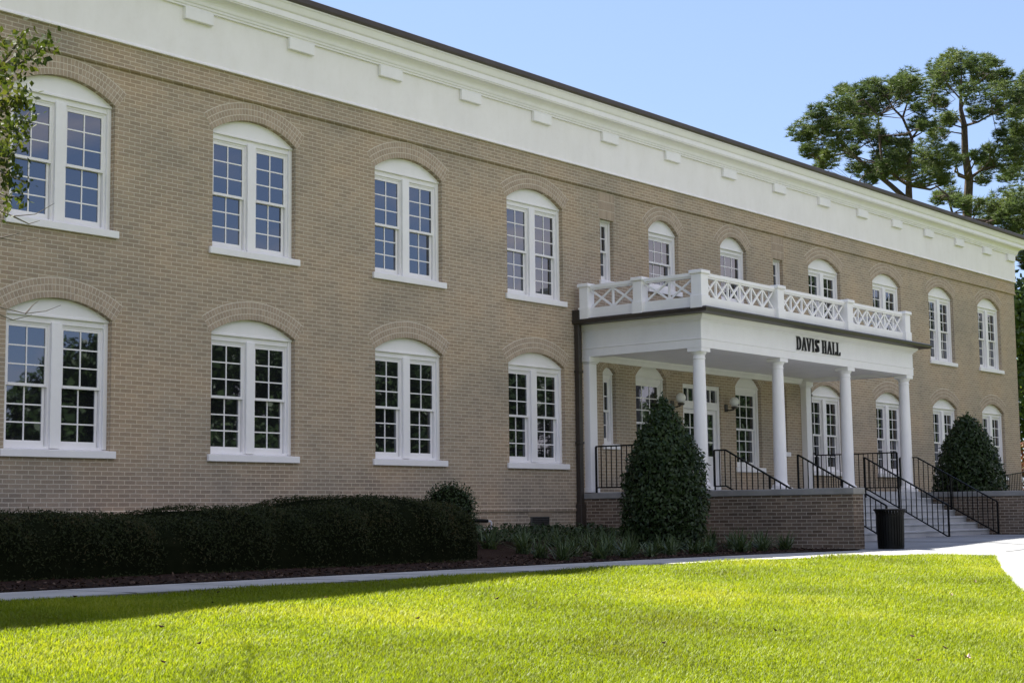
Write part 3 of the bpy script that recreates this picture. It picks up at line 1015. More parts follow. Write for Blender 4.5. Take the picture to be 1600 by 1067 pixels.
# ------------------------------------------------------------------ sign letters
def letter(ch):
    T, t, s = .042, .017, .013       # thick, thin stem, serif height
    Hh = .30
    m = MB(); k = [0]
    def P(poly):
        k[0] += 1
        m.prism(poly, -.030 - .0006 * k[0], 0.0)
    def rect(x0, x1, z0, z1):
        P([(x0, z0), (x1, z0), (x1, z1), (x0, z1)])
    def serif(x0, x1, z):
        rect(x0, x1, z, z + s)
    if ch == 'I':
        w = .125; c = w / 2
        rect(c - T / 2, c + T / 2, 0, Hh); serif(0.012, w - .012, 0); serif(.012, w - .012, Hh - s)
    elif ch == 'H':
        w = .245
        for c in (.055, w - .055):
            rect(c - T / 2, c + T / 2, 0, Hh); serif(c - .052, c + .052, 0); serif(c - .052, c + .052, Hh - s)
        rect(.06, w - .06, Hh / 2 - .012, Hh / 2 + .012)
    elif ch == 'L':
        w = .19; c = .055
        rect(c - T / 2, c + T / 2, 0, Hh); serif(.003, w - .02, 0); serif(.003, .107, Hh - s)
        P([(w - .045, 0), (w - .008, 0), (w, .085), (w - .012, .085)])
    elif ch == 'A':
        w = .245
        P([(.108, Hh), (.128, Hh), (.040, 0), (.018, 0)])
        P([(.100, Hh), (.148, Hh), (w - .018, 0), (w - .018 - T * 1.05, 0)])
        rect(.055, .165, .085, .085 + t); serif(-.002, .072, 0); serif(w - .105, w + .002, 0)
    elif ch == 'V':
        w = .240
        P([(.018, Hh), (.018 + T * 1.05, Hh), (.146, 0), (.104, 0)])
        P([(w - .040, Hh), (w - .018, Hh), (.138, 0), (.116, 0)])
        serif(-.002, .105, Hh - s); serif(w - .072, w + .002, Hh - s)
    elif ch == 'D':
        w = .235; c = .055
        rect(c - T / 2, c + T / 2, 0, Hh); serif(.003, .07, 0); serif(.003, .07, Hh - s)
        n = 14
        for i in range(n):
            a0 = -PI / 2 + PI * i / n; a1 = -PI / 2 + PI * (i + 1) / n
            def o(a): return (.10 + (.118) * max(0, math.cos(a)) ** .9, Hh / 2 + Hh / 2 * math.sin(a))
            def q(a): return (.10 + (.118 - T) * max(0, math.cos(a)) ** .9, Hh / 2 + (Hh / 2 - t * .8) * math.sin(a))
            P([o(a0), o(a1), q(a1), q(a0)])
        rect(.06, .102, 0, t * .8); rect(.06, .102, Hh - t * .8, Hh)
    elif ch == 'S':
        w = .17
        pts = []
        for i in range(25):
            u = i / 24
            z = Hh - .014 - u * (Hh - .028)
            x = w / 2 - .052 * math.sin(u * 2 * PI) * (1 if u < .5 else 1)
            pts.append((x, z))
        # spine drawn as an s-curve with swelling weight
        cen = []
        for i in range(33):
            a = R(30) + R(240) * i / 32
            cen.append((w / 2 + .050 * math.cos(a), Hh * .75 + (Hh * .25 - .012) * math.sin(a)))
        for i in range(33):
            a = R(90) - R(240) * i / 32
            cen.append((w / 2 + .050 * math.cos(a), Hh * .25 + (Hh * .25 - .012) * math.sin(a)))
        nn = len(cen)
        for i in range(nn - 1):
            (x0, z0), (x1, z1) = cen[i], cen[i + 1]
            u = (i + .5) / (nn - 1)
            wd = .006 + .013 * math.sin(PI * u) ** 2
            dx_, dz_ = x1 - x0, z1 - z0
            ln = math.hypot(dx_, dz_) or 1
            nx_, nz_ = -dz_ / ln * wd, dx_ / ln * wd
            P([(x0 - nx_, z0 - nz_), (x1 - nx_, z1 - nz_), (x1 + nx_, z1 + nz_), (x0 + nx_, z0 + nz_)])
        rect(w - .040, w - .030, Hh - .085, Hh - .010); rect(.024, .034, .010, .09)
    return m, w
sx0, sz0 = 31.13, 4.275
sg = empty('building_sign', (32.1, EY, sz0), 'raised black serif letters spelling DAVIS HALL on the white porch beam', 'sign')
adv = []
x = 0.0
for i, ch in enumerate('DAVIS HALL'):
    if ch == ' ':
        x += .17; continue
    m_, w_ = letter(ch)
    if ch == 'V':
        x -= .030
    adv.append((ch, m_, x)); x += w_ + .030
tot = x
sc = 2.05 / tot
for ch, m_, px in adv:
    me = m_.mesh('letter')
    for v in me.vertices:
        v.co.x *= sc; v.co.z *= .98
    part('letter', me, 'letter', sg, (sx0 + px * sc, EY + .004, sz0))

# ------------------------------------------------------------------ porch walls, steps
def pwall(x0, x1, y0, label):
    r_ = empty('porch_wall', ((x0 + x1) / 2, y0 / 2, 0), label, 'wall')
    b = MB(); b.box(x0, x1, y0, 0.0, -.1, 1.05)
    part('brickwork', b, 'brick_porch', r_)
    b = MB(); b.bbox(x0 - .03, x1 + .03, y0 - .03, -.004, 1.05, 1.175, .012)
    part('cap', b, 'cap', r_)
pwall(27.1, 27.5, -6.3, 'brown brick wall with stone cap on the left side of the entrance steps')
pwall(37.0, 37.4, -7.6, 'brown brick wall with stone cap on the right side of the entrance steps')
st = empty('entrance_steps', (32.25, -3.9, 0), 'broad grey concrete steps climbing to the columned porch', 'steps')
b = MB(); b.box(27.5, 37.0, -3.08, -.004, 1.03, 1.19); b.box(27.5, 37.0, -3.05, -.004, 0.0, 1.03)
part('landing', b, 'step', st)
for i in range(6):
    z1 = .14 + .15 * (6 - i); y1 = -3.08 - .28 * i
    b = MB()
    b.bbox(27.501, 36.999, y1 - .28 - .02, y1 + .012, z1 - .045, z1 - .0, .008)
    b.box(27.502, 36.998, y1 - .28, y1 + .0, .02, z1 - .045)
    part('step', b, 'step', st)

# ------------------------------------------------------------------ railings
def railing(x, pts, bot_drop, label, posts, group='black iron railings at the entrance', axis='y', sp=.118):
    # pts: polyline (s, z) of the top rail; s along axis
    mk = (lambda s, z: Vector((x, s, z))) if axis == 'y' else (lambda s, z: Vector((s, x, z)))
    base = mk((pts[0][0] + pts[-1][0]) / 2, min(p[1] for p in pts) - bot_drop)
    r_ = empty('railing', base, label, 'railing', group)
    t_ = MB(); bm_ = MB()
    for (s0, z0), (s1, z1) in zip(pts[:-1], pts[1:]):
        t_.bar(mk(s0, z0), mk(s1, z1), .038, .030)
        bm_.bar(mk(s0, z0 - bot_drop), mk(s1, z1 - bot_drop), .034, .026)
    part('top_rail', t_, 'black', r_)
    part('bottom_rail', bm_, 'black', r_)
    def top(s):
        for (s0, z0), (s1, z1) in zip(pts[:-1], pts[1:]):
            if min(s0, s1) - 1e-6 <= s <= max(s0, s1) + 1e-6:
                return z0 + (z1 - z0) * (s - s0) / (s1 - s0)
    for s, foot in posts:
        b_ = MB(); b_.bar(mk(s, foot), mk(s, top(s) - .005), .036)
        part('post', b_, 'black', r_)
    bal = MB(); bal.bar((0, 0, -bot_drop + .01), (0, 0, -.01), .017)
    bme_ = bal.mesh('baluster')
    L0, L1 = pts[0][0], pts[-1][0]
    n = int(abs(L1 - L0) / sp)
    for i in range(1, n):
        s = L0 + (L1 - L0) * i / n
        if any(abs(s - ps) < .04 for ps, _ in posts):
            continue
        part('baluster', bme_, 'black', r_, mk(s, top(s)))
    return r_
gB = .14
railing(27.62, [(-2.99, 1.985), (-3.26, 1.985), (-5.23, .90)], .72, 'black stair railing beside the left brick wall', [(-2.99, 1.19), (-4.25, .55), (-5.23, gB)])
railing(30.62, [(-3.22, 1.955), (-5.24, .845)], .70, 'black stair railing in front of the second column from the left', [(-3.22, 1.04), (-4.25, .55), (-5.24, gB)])
railing(33.6, [(-3.28, 1.955), (-5.26, .845)], .70, 'black stair railing directly behind the trash can, in front of the third column', [(-3.28, 1.04), (-4.1, .55), (-5.26, gB)])
railing(36.85, [(-2.60, 2.03), (-3.05, 2.03), (-5.05, .92)], .75, 'black stair railing beside the right brick wall', [(-2.60, 1.19), (-3.9, .74), (-5.05, gB)])
railing(27.34, [(-.26, 2.15), (-2.48, 2.15)], .86, 'black porch railing on the left end wall between pilaster and first column', [(-.26, 1.17), (-2.48, 1.17)], sp=.125)
railing(36.95, [(-.26, 2.17), (-2.48, 2.17)], .86, 'black porch railing on the right end of the porch in front of the arched windows', [(-.26, 1.19), (-2.48, 1.19)], sp=.125)
railing(-1.0, [(45.6, 1.62), (50.2, 1.98)], .62, 'black sloping ramp handrail below the last arched window at the right end', [(45.6, .2), (47.4, .2), (49.0, .2), (50.2, .2)], axis='x', sp=.13)

# ------------------------------------------------------------------ wall lamps
def wall_lamp(x, z, label):
    r_ = empty('wall_lamp', (x, 0, z), label, 'lamp', 'globe lamps beside the door')
    b = MB(); b.bbox(-.06, .06, -.03, 0, -.20, -.02, .006)
    part('backplate', b, 'bronze', r_, (x, 0, z))
    b = MB(); b.tube([(0, -.02, -.16), (0, -.12, -.17), (0, -.22, -.15), (0, -.25, -.12)], .018, 8)
    b.lathe([(.03, -.14), (.075, -.13), (.085, -.09), (.07, -.085)], (0, -.25, 0), 20)
    part('arm', b, 'bronze', r_, (x, 0, z), True)
    b = MB()
    b.lathe([(.115 * math.sin(a), -.115 * math.cos(a)) for a in np.linspace(.35, PI - .02, 16)], (0, -.25, 0.03), 24)
    part('globe', b, 'lamp', r_, (x, 0, z), True)
wall_lamp(30.66, 3.31, 'white globe wall lamp on the left side of the white double door')
wall_lamp(32.99, 3.33, 'white globe wall lamp on the right side of the white double door')

# ------------------------------------------------------------------ trash can
tx, ty = 27.5, -6.83
tz = gz(tx, ty) + .016
tc = empty('trash_can', (tx, ty, tz), 'black slatted metal trash can standing on the walk by the steps', 'trash can')
b = MB()
ns = 30
for i in range(ns):
    a = 2 * PI * i / ns
    ca, sa = math.cos(a), math.sin(a)
    for (r0, z0), (r1, z1) in zip([(.235, .03), (.243, .30), (.247, .60), (.262, .66)], [(.243, .30), (.247, .60), (.262, .66), (.285, .705)]):
        b.bar((r0 * ca, r0 * sa, z0), (r1 * ca, r1 * sa, z1), .034, .008, up=(ca, sa, 0))
for z_, rr in ((.06, .228), (.34, .234), (.60, .238)):
    b.lathe([(rr, z_ - .02), (rr + .004, z_ - .02), (rr + .004, z_ + .02), (rr, z_ + .02)], (0, 0, 0), 40)
part('slatted_body', b, 'black', tc, (tx, ty, tz))
b = MB(); b.lathe([(.15, .0), (.24, .0), (.24, .035), (.15, .035)], (0, 0, 0), 36)
part('base', b, 'black', tc, (tx, ty, tz), True)
b = MB(); b.lathe([(.20, .03), (.215, .04), (.222, .64), (.21, .64), (.2, .05)], (0, 0, 0), 36)
part('liner', b, 'black', tc, (tx, ty, tz), True)
b = MB()
pr_ = [(.283 + .018 * math.cos(a), .712 + .018 * math.sin(a)) for a in np.linspace(0, 2 * PI, 13)]
b.lathe(pr_, (0, 0, 0), 40)
part('rim', b, 'black', tc, (tx, ty, tz), True)

# ------------------------------------------------------------------ vegetation helpers
def leaf_np(P, rng, size, aspect=0.5, nrm=None, spread=1.0, droop=0.0):
    # rhombic leaves at points P; nrm = preferred normals (N,3)
    n = len(P)
    d = rng.normal(size=(n, 3))
    if nrm is not None:
        nn = nrm + spread * rng.normal(size=(n, 3))
    else:
        nn = rng.normal(size=(n, 3))
    nn /= np.linalg.norm(nn, axis=1, keepdims=True) + 1e-9
    d -= (d * nn).sum(1, keepdims=True) * nn
    d[:, 2] -= droop
    d /= np.linalg.norm(d, axis=1, keepdims=True) + 1e-9
    s = np.cross(nn, d)
    L_ = size * (0.6 + 0.8 * rng.random((n, 1)))
    Wd = L_ * aspect * 0.5
    V = np.stack([P - d * L_ * .5, P + s * Wd - d * L_ * .05, P + d * L_ * .5 + nn * L_ * .08, P - s * Wd - d * L_ * .05], 1)
    F = np.arange(4 * n).reshape(n, 4)
    return V.reshape(-1, 3), F

def tuft_np(P, rng, ln, wd, k, upbias=0.5):
    n = len(P)
    Pn = np.repeat(P, k, 0)
    m = n * k
    d = rng.normal(size=(m, 3)); d[:, 2] = np.abs(d[:, 2]) * .6 + upbias * .5 - .35 * rng.random(m)
    d /= np.linalg.norm(d, axis=1, keepdims=True)
    L_ = ln * (0.6 + .7 * rng.random((m, 1)))
    s = np.cross(d, rng.normal(size=(m, 3))); s /= np.linalg.norm(s, axis=1, keepdims=True) + 1e-9
    V = np.stack([Pn - s * wd * .5, Pn + s * wd * .5, Pn + d * L_], 1)
    return V.reshape(-1, 3), np.arange(3 * m).reshape(m, 3)

def join_np(parts_):
    V = []; F = []; o = 0
    for v, f in parts_:
        V.append(v); F.append(f + o); o += len(v)
    return np.concatenate(V), np.concatenate(F)

def lump(t, seed, k=5, amp=1.0):
    rr = np.random.default_rng(seed)
    out = np.zeros(len(t))
    for i in range(k):
        fr = rr.normal(size=3) * (1.2 + 1.3 * i); ph = rr.random() * 6.28
        out += np.sin(t @ fr + ph) / (1 + .6 * i)
    return amp * out / k

# ---- hedge
HX0, HX1 = -14.0, 19.0
rng = np.random.default_rng(5)
def hedge_top(x):
    return (.86 + .05 * np.sin(x * .9) + .035 * np.sin(x * 2.3 + 1) + .13 * np.exp(-((x - 17.3) / 1.5) ** 2) + .03 * np.sin(x * .37))
def hedge_pts(n, shrink=0.0):
    x = HX0 + (HX1 - HX0) * rng.random(n)
    t = rng.random(n) * 1.0
    yc, hw = -3.45, 1.33
    end = np.clip((HX1 - x) / 1.6, 0, 1); endf = np.sqrt(1 - (1 - end) ** 2)
    top = hedge_top(x) * (.55 + .45 * endf); hw = hw * (.25 + .75 * endf)
    # superellipse section
    a = t * PI * 1.12 - .06 * PI
    ca, sa = np.cos(a), np.sin(a)
    e = .42
    px = np.sign(ca) * np.abs(ca) ** e; pz = np.sign(sa) * np.abs(sa) ** e
    j = .07 * np.sin(x * 3.1 + 4 * t) + .05 * np.sin(x * 7.3 - 6 * t)
    y = yc + px * (hw + j - shrink)
    z0 = .05
    z = z0 + np.clip(pz, 0.02, 1) * (top - z0 + .3 * j - shrink) + .01
    nr = np.stack([np.where(x > HX1 - 1.0, .6, 0), ca, sa + .15], 1)
    return np.stack([x, y, z], 1), nr
P_, Nn_ = hedge_pts(190000)
P_ += rng.normal(size=P_.shape) * .017
v, f = leaf_np(P_, rng, .040, .36, Nn_, .85)
hd = empty('hedge', (3, -3.45, .1), 'long dark clipped hedge along the foot of the brick wall', 'hedge')
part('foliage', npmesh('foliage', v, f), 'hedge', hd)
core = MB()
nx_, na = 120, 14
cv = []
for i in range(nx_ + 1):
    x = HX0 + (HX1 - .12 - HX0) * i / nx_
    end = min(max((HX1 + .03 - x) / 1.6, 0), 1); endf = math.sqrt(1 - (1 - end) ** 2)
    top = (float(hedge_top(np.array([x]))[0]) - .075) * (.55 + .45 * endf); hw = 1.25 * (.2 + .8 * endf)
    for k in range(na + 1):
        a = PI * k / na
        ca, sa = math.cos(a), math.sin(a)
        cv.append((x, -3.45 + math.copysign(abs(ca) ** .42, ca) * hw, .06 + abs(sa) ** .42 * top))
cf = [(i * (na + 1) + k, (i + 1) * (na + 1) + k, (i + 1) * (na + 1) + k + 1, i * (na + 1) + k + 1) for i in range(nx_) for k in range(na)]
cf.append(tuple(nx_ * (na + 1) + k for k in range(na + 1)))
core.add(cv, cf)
part('dark_core', core, 'hedge_core', hd)  # added solid dark core that keeps the hedge opaque behind its leaves

# ---- shrubs
def shrub(name, loc, prof, n, leaf, label, cat, mat, seed, aspect=.5, lumpy=.12, core_s=.80):
    rg = np.random.default_rng(seed)
    zt = prof[-1][1]
    zz = np.array([p[1] for p in prof]); rr = np.array([p[0] for p in prof])
    z = zt * rg.random(n * 3)
    rad = np.interp(z, zz, rr)
    keep = rg.random(n * 3) < (rad + .1) / (rr.max() + .1)
    z = z[keep][:n]; rad = rad[keep][:n]
    n = len(z)
    a = 2 * PI * rg.random(n)
    t = np.stack([np.cos(a) * rad, np.sin(a) * rad, z], 1)
    lm = lump(t * 1.5, seed + 1, 6, 1.0)
    dep = 1 - .30 * rg.random(n) ** 2.2
    rad2 = rad * dep * (1 + lumpy * lm * 2) + .04 * rg.normal(size=n)
    P = np.stack([np.cos(a) * rad2, np.sin(a) * rad2, z + .05 * rg.normal(size=n)], 1)
    nr = np.stack([np.cos(a), np.sin(a), np.full(n, .35)], 1)
    v, f = leaf_np(P, rg, leaf, aspect, nr, .75)
    r_ = empty(name, loc, label, cat)
    part('foliage', npmesh('foliage', v, f), mat, r_, loc)
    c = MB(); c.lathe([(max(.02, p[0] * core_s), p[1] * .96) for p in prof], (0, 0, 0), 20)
    part('dark_core', c, 'hedge_core', r_, loc)  # dark solid filler added inside the shrub to block see-through gaps
    return r_
shrub('cone_shrub', (24.28, -4.0, .12), [(.60, 0), (.70, .3), (.745, .7), (.74, 1.15), (.66, 1.55), (.53, 1.9), (.36, 2.2), (.20, 2.45), (.08, 2.6), (.02, 2.68)],
      15000, .080, 'tall dark green cone shaped evergreen in front of the left porch wall', 'shrub', 'holly', 11, .48, .13, .76)
shrub('round_shrub', (41.45, -2.4, .2), [(.70, 0), (.84, .5), (.90, 1.2), (.86, 1.65), (.74, 2.1), (.58, 2.45), (.40, 2.75), (.20, 2.98), (.03, 3.06)],
      13000, .10, 'dark rounded evergreen behind the right brick wall below the arched windows', 'shrub', 'holly', 23, .48, .16, .75)
shrub('small_shrub', (21.25, -1.5, .2), [(.38, 0), (.46, .4), (.46, .75), (.34, .98), (.12, 1.08)],
      4200, .048, 'small green shrub peeking over the right end of the hedge', 'shrub', 'holly', 31, .5, .05, .85)

# ---- lily clumps in the bed
def lily_mesh(seed):
    rg = np.random.default_rng(seed)
    V = []; F = []
    nb = 75
    for i in range(nb):
        a = rg.random() * 2 * PI
        ln = .28 + .26 * rg.random()
        lean = .25 + .95 * rg.random()
        w = .010 + .007 * rg.random()
        bx, by = .06 * rg.normal(), .06 * rg.normal()
        o = len(V)
        sx_, sy_ = -math.sin(a) * w, math.cos(a) * w
        K = 5
        for k in range(K):
            t = k / (K - 1)
            rr = ln * (math.sin(lean) * t + .25 * t * t * lean)
            zz = ln * (math.cos(lean * .8) * t * 1.15 - .42 * lean * t * t)
            tw = (1 - t ** 2.5) + .05
            cx, cy = bx + math.cos(a) * rr, by + math.sin(a) * rr
            V.append((cx - sx_ * tw, cy - sy_ * tw, max(zz, .005))); V.append((cx + sx_ * tw, cy + sy_ * tw, max(zz, .005)))
        for k in range(K - 1):
            F.append((o + 2 * k, o + 2 * k + 1, o + 2 * k + 3, o + 2 * k + 2))
    return npmesh('lily_clump', V, F)
LM = [lily_mesh(s) for s in (1, 2, 3, 4)]
for m_ in LM:
    m_.materials.append(M['lily'])
rl = random.Random(9)
spots = []
for row, (y0, x0, x1, st_) in enumerate(((-5.45, 19.3, 26.4, .74), (-4.75, 19.6, 26.7, .78), (-3.9, 20.2, 26.7, .85), (-3.0, 20.5, 26.7, .9))):
    x = x0
    while x < x1:
        px, py = x + rl.uniform(-.12, .12), y0 + rl.uniform(-.16, .16)
        x += st_ * rl.uniform(.85, 1.15)
        if (px - 24.28) ** 2 + (py + 4.0) ** 2 < 0.75 ** 2 or (px < 20.2 and py > -4.6):
            continue
        spots.append((px, py, row))
for i, (px, py, row) in enumerate(spots):
    o = bpy.data.objects.new('lily_clump', LM[i % 4])
    C.objects.link(o)
    o.location = (px, py, gz(px, py) + mulch_z(px, py) - .01)
    s_ = rl.uniform(.62, .95)
    o.scale = (s_, s_, s_ * rl.uniform(.85, 1.1))
    o.rotation_euler = (0, 0, rl.uniform(0, 6.28))
    tag(o, 'clump of strappy green leaves growing in the mulch bed before the left porch wall', 'plant', 'strappy leaved clumps in the mulch bed')
# low ground cover against the wall
rg = np.random.default_rng(77)
n = 9000
P = np.stack([19.8 + 7.1 * rg.random(n), -.35 - 2.3 * rg.random(n), np.zeros(n)], 1)
hgt = (.16 + .10 * np.sin(P[:, 0] * 1.9) + .06 * np.sin(P[:, 0] * 4.3 + P[:, 1] * 3)) 
P[:, 2] = .28 + np.clip(hgt, .03, 1) * rg.random(n) ** .5
v, f = leaf_np(P, rg, .09, .35, np.tile(np.array([[0, -.3, 1.0]]), (n, 1)), .8)
gc = part('ground_cover', npmesh('ground_cover', v, f), 'holly')
tag(gc, 'low dark green ground cover against the foot of the brick wall', 'ground cover', kind='stuff')
# mulch chips
n = 7000
P = np.stack([-2 + 29 * rg.random(n), -6.15 + 1.9 * rg.random(n) ** 1.3, np.zeros(n)], 1)
P[:, 2] = [gz(p[0], p[1]) + mulch_z(p[0], p[1]) + .008 for p in P]
v, f = leaf_np(P, rg, .07, .35, np.tile(np.array([[0, 0, 1.0]]), (n, 1)), .35)
mc = part('mulch_chips', npmesh('mulch_chips', v, f), 'chip')
tag(mc, 'loose brown bark chips and dead leaves on the mulch', 'mulch', kind='stuff')

# ------------------------------------------------------------------ trees
def to_world(px, py, depth):
    d = _fw * 1.0 + _rt * ((px - 800) / FPX) - _up * ((py - 533.5) / FPX)
    return CAM + d * depth

def pine(name, base, trunk, limbs, clumps, label, seed, k=15, dens=1.0, ln=.24):
    rg = np.random.default_rng(seed)
    r_ = empty(name, base, label, 'tree', 'pine trees behind the right end of the building')
    tm = MB()
    trunk = [(p, q * .62) for p, q in trunk]
    tm.tube([p for p, _ in trunk], [q for _, q in trunk], 9)
    nodes = [(Vector(p), q) for p, q in trunk]
    for pts, ra in limbs:
        n_ = len(pts); ra *= .72
        tm.tube(pts, [ra * (1 - .65 * i / (n_ - 1)) for i in range(n_)], 7)
        nodes += [(Vector(p), ra * (1 - .65 * i / (n_ - 1))) for i, p in enumerate(pts) if i > 0]
    Ps = []
    for c, rad in clumps:
        c = Vector(c)
        best = min(nodes, key=lambda q: (q[0] - c).length + max(0, q[0].z - c.z) * .8)
        p0 = best[0]; mid = p0.lerp(c, .55) + Vector((rg.normal() * .25, rg.normal() * .25, -.1 * (c - p0).length))
        r0 = min(best[1] * .6, .09)
        tm.tube([p0, mid, c], [r0, r0 * .65, .018], 5)
        m_ = int(dens * 95 * rad ** 1.6 / .8) + 24
        q = rg.normal(size=(m_, 3)); q /= np.linalg.norm(q, axis=1, keepdims=True)
        q *= rad * (.35 + .65 * rg.random((m_, 1)) ** .5)
        q[:, 2] *= .90
        pp = q + np.array(c)
        Ps.append(pp)
        for w in range(3):
            e = Vector(pp[rg.integers(len(pp))])
            tm.tube([mid.lerp(c, .6), e], [.022, .008], 4)
    P = np.concatenate(Ps)
    part('trunk', tm, 'bark', r_, smooth=True)
    part('needles', npmesh('needles', *tuft_np(P, rg, ln, .034, k, .4)), 'pine', r_)
    return r_

def zc(zx, zy, dep):     # photo crop coordinates of the pine group -> world
    return to_world(1200 + zx / 3.137, 60 + zy / 3.137, dep)
rp = random.Random(4)
D1, D2, D3 = 84.0, 78.0, 90.0
def cl(lst, D, spread=3.0):
    out = []
    for zx, zy, r_ in lst:
        dd = D + rp.uniform(-spread, spread)
        out.append((zc(zx, zy, dd), r_ / 3.137 / FPX * dd * 1.20))
        an = rp.uniform(0, 6.28)
        out.append((zc(zx + .75 * r_ * math.cos(an), zy + .5 * r_ * math.sin(an), dd + rp.uniform(-1.5, 1.5)), r_ / 3.137 / FPX * dd * .75))
    return out
LP = [(150, 465, 52), (225, 425, 62), (200, 480, 45), (290, 375, 70), (350, 310, 62), (365, 262, 34), (420, 310, 70), (330, 440, 60), (400, 390, 64), (500, 262, 62), (470, 330, 60),
      (560, 240, 58), (610, 290, 58), (540, 330, 46), (690, 205, 58), (650, 235, 52), (730, 240, 52), (700, 280, 48), (245, 545, 52), (200, 560, 36), (300, 600, 46), (250, 630, 30), (330, 500, 56),
      (430, 455, 60), (500, 440, 56), (520, 490, 50), (480, 650, 46), (420, 640, 36), (400, 560, 40), (560, 560, 54), (640, 540, 58), (700, 590, 84), (780, 560, 80), (850, 590, 66),
      (640, 650, 60), (740, 660, 66), (580, 500, 28), (655, 500, 40), (750, 345, 34), (725, 420, 34), (780, 420, 40), (850, 660, 48), (880, 705, 36), (560, 640, 46), (500, 700, 30), (600, 600, 60)]
base = zc(690, 800, D2); gb = Vector((base.x, base.y, 0))
tr = [(gb, .45), (gb.lerp(base, .6), .38), (base, .30), (zc(690, 720, D2), .24), (zc(690, 640, D2), .16)]
lm = [([zc(690, 800, D2), zc(600, 720, D2 + .5), zc(500, 640, D2 + 1), zc(400, 560, D2 + 1.5), zc(340, 470, D2 + 1), zc(250, 430, D2)], .20),
      ([zc(690, 720, D2), zc(640, 690, D2 - 1), zc(560, 620, D2 - 1.5), zc(545, 480, D2 - 1), zc(540, 380, D2 - 1), zc(470, 300, D2 - 1)], .13),
      ([zc(690, 640, D2), zc(705, 490, D2 + 1), zc(660, 390, D2 + 1), zc(610, 340, D2 + 1), zc(580, 280, D2 + 1)], .13),
      ([zc(660, 390, D2 + 1), zc(685, 310, D2 + 1), zc(700, 240, D2 + 1)], .08),
      ([zc(705, 490, D2 + 1), zc(760, 420, D2 + 1), zc(850, 400, D2 + 1)], .08),
      ([zc(500, 640, D2 + 1), zc(440, 710, D2), zc(400, 690, D2)], .06)]
pine('pine_tree', gb, tr, lm, cl(LP, D2), 'wide spreading pine whose crown leans left over the roof', 41)
MP = [(845, 150, 58), (900, 118, 60), (960, 108, 52), (1040, 128, 56), (1110, 140, 38), (1155, 200, 48), (900, 200, 74), (985, 185, 70), (1065, 215, 70), (1125, 275, 62), (850, 235, 52),
      (1000, 275, 54), (1190, 310, 62), (1175, 385, 54), (1085, 330, 52), (835, 330, 40), (800, 290, 36), (850, 425, 52), (905, 390, 34), (1030, 370, 40), (830, 480, 42), (900, 550, 34), (920, 600, 34),
      (1030, 580, 34), (1100, 605, 58), (1170, 590, 76), (1215, 555, 66), (1060, 690, 34), (1060, 610, 40), (1085, 540, 30), (1140, 480, 34)]
base = zc(975, 880, D1); gb = Vector((base.x, base.y, 0))
tr = [(gb, .52), (gb.lerp(base, .6), .45), (base, .40), (zc(985, 690, D1), .36), (zc(965, 560, D1), .30), (zc(962, 430, D1), .26), (zc(945, 350, D1), .18), (zc(945, 250, D1), .10), (zc(950, 140, D1), .05)]
lm = [([zc(962, 430, D1), zc(1030, 410, D1 - 1), zc(1100, 370, D1 - 1.5), zc(1170, 320, D1 - 1)], .10),
      ([zc(962, 430, D1), zc(920, 380, D1 + 1), zc(860, 340, D1 + 1), zc(800, 310, D1 + 1)], .08),
      ([zc(945, 350, D1), zc(985, 260, D1), zc(1050, 200, D1), zc(1100, 160, D1)], .08),
      ([zc(945, 300, D1), zc(900, 250, D1), zc(850, 180, D1)], .07),
      ([zc(985, 690, D1), zc(1040, 650, D1), zc(1110, 630, D1), zc(1190, 620, D1)], .13),
      ([zc(965, 600, D1), zc(930, 560, D1), zc(890, 530, D1)], .06),
      ([zc(965, 470, D1), zc(900, 460, D1), zc(830, 490, D1)], .06),
      ([zc(960, 440, D1), zc(860, 410, D1), zc(780, 410, D1)], .06)]
pine('pine_tree', gb, tr, lm, cl(MP, D1), 'tallest pine with a straight dark trunk and rounded top', 42)
RP = [(1200, 470, 56), (1240, 420, 60), (1245, 250, 46), (1290, 300, 70), (1320, 200, 70), (1240, 330, 46), (1250, 560, 60), (1300, 480, 80), (1360, 380, 90), (1400, 260, 90), (1230, 660, 52), (1180, 665, 46), (1290, 620, 70), (1390, 560, 90)]
base = zc(1420, 850, D3); gb = Vector((base.x, base.y, 0))
tr = [(gb, .5), (base, .36), (zc(1400, 600, D3), .26), (zc(1370, 400, D3), .18), (zc(1360, 230, D3), .08)]
lm = [([zc(1400, 600, D3), zc(1300, 560, D3), zc(1200, 500, D3)], .12), ([zc(1380, 450, D3), zc(1300, 380, D3), zc(1240, 330, D3)], .10)]
pine('pine_tree', gb, tr, lm, cl(RP, D3), 'pine cut off by the right edge of the photo', 43)
BP = [(1000, 825, 52), (1080, 830, 54), (1155, 800, 70), (1225, 790, 70), (1290, 800, 80), (1100, 880, 44), (1180, 895, 56), (1240, 900, 60), (1060, 900, 36), (835, 790, 34), (900, 765, 36), (935, 800, 36), (1200, 960, 40),
      (1290, 930, 70), (1260, 1000, 50), (1290, 1080, 60), (1260, 1060, 36)]
D4 = 70.0
base = zc(1130, 1000, D4); gb = Vector((base.x, base.y, 0))
tr = [(gb, .34), (base, .26), (zc(1080, 900, D4), .18)]
base2 = zc(905, 860, D4)
lm = [([zc(1080, 900, D4), zc(1000, 890, D4), zc(905, 860, D4), zc(880, 770, D4), zc(820, 720, D4)], .13), ([zc(1080, 900, D4), zc(1160, 840, D4), zc(1230, 800, D4)], .12)]
pine('pine_tree', gb, tr, lm, cl(BP, D4, 2.0), 'low dense pine with dark boughs just above the right end of the roof', 44, dens=1.2)

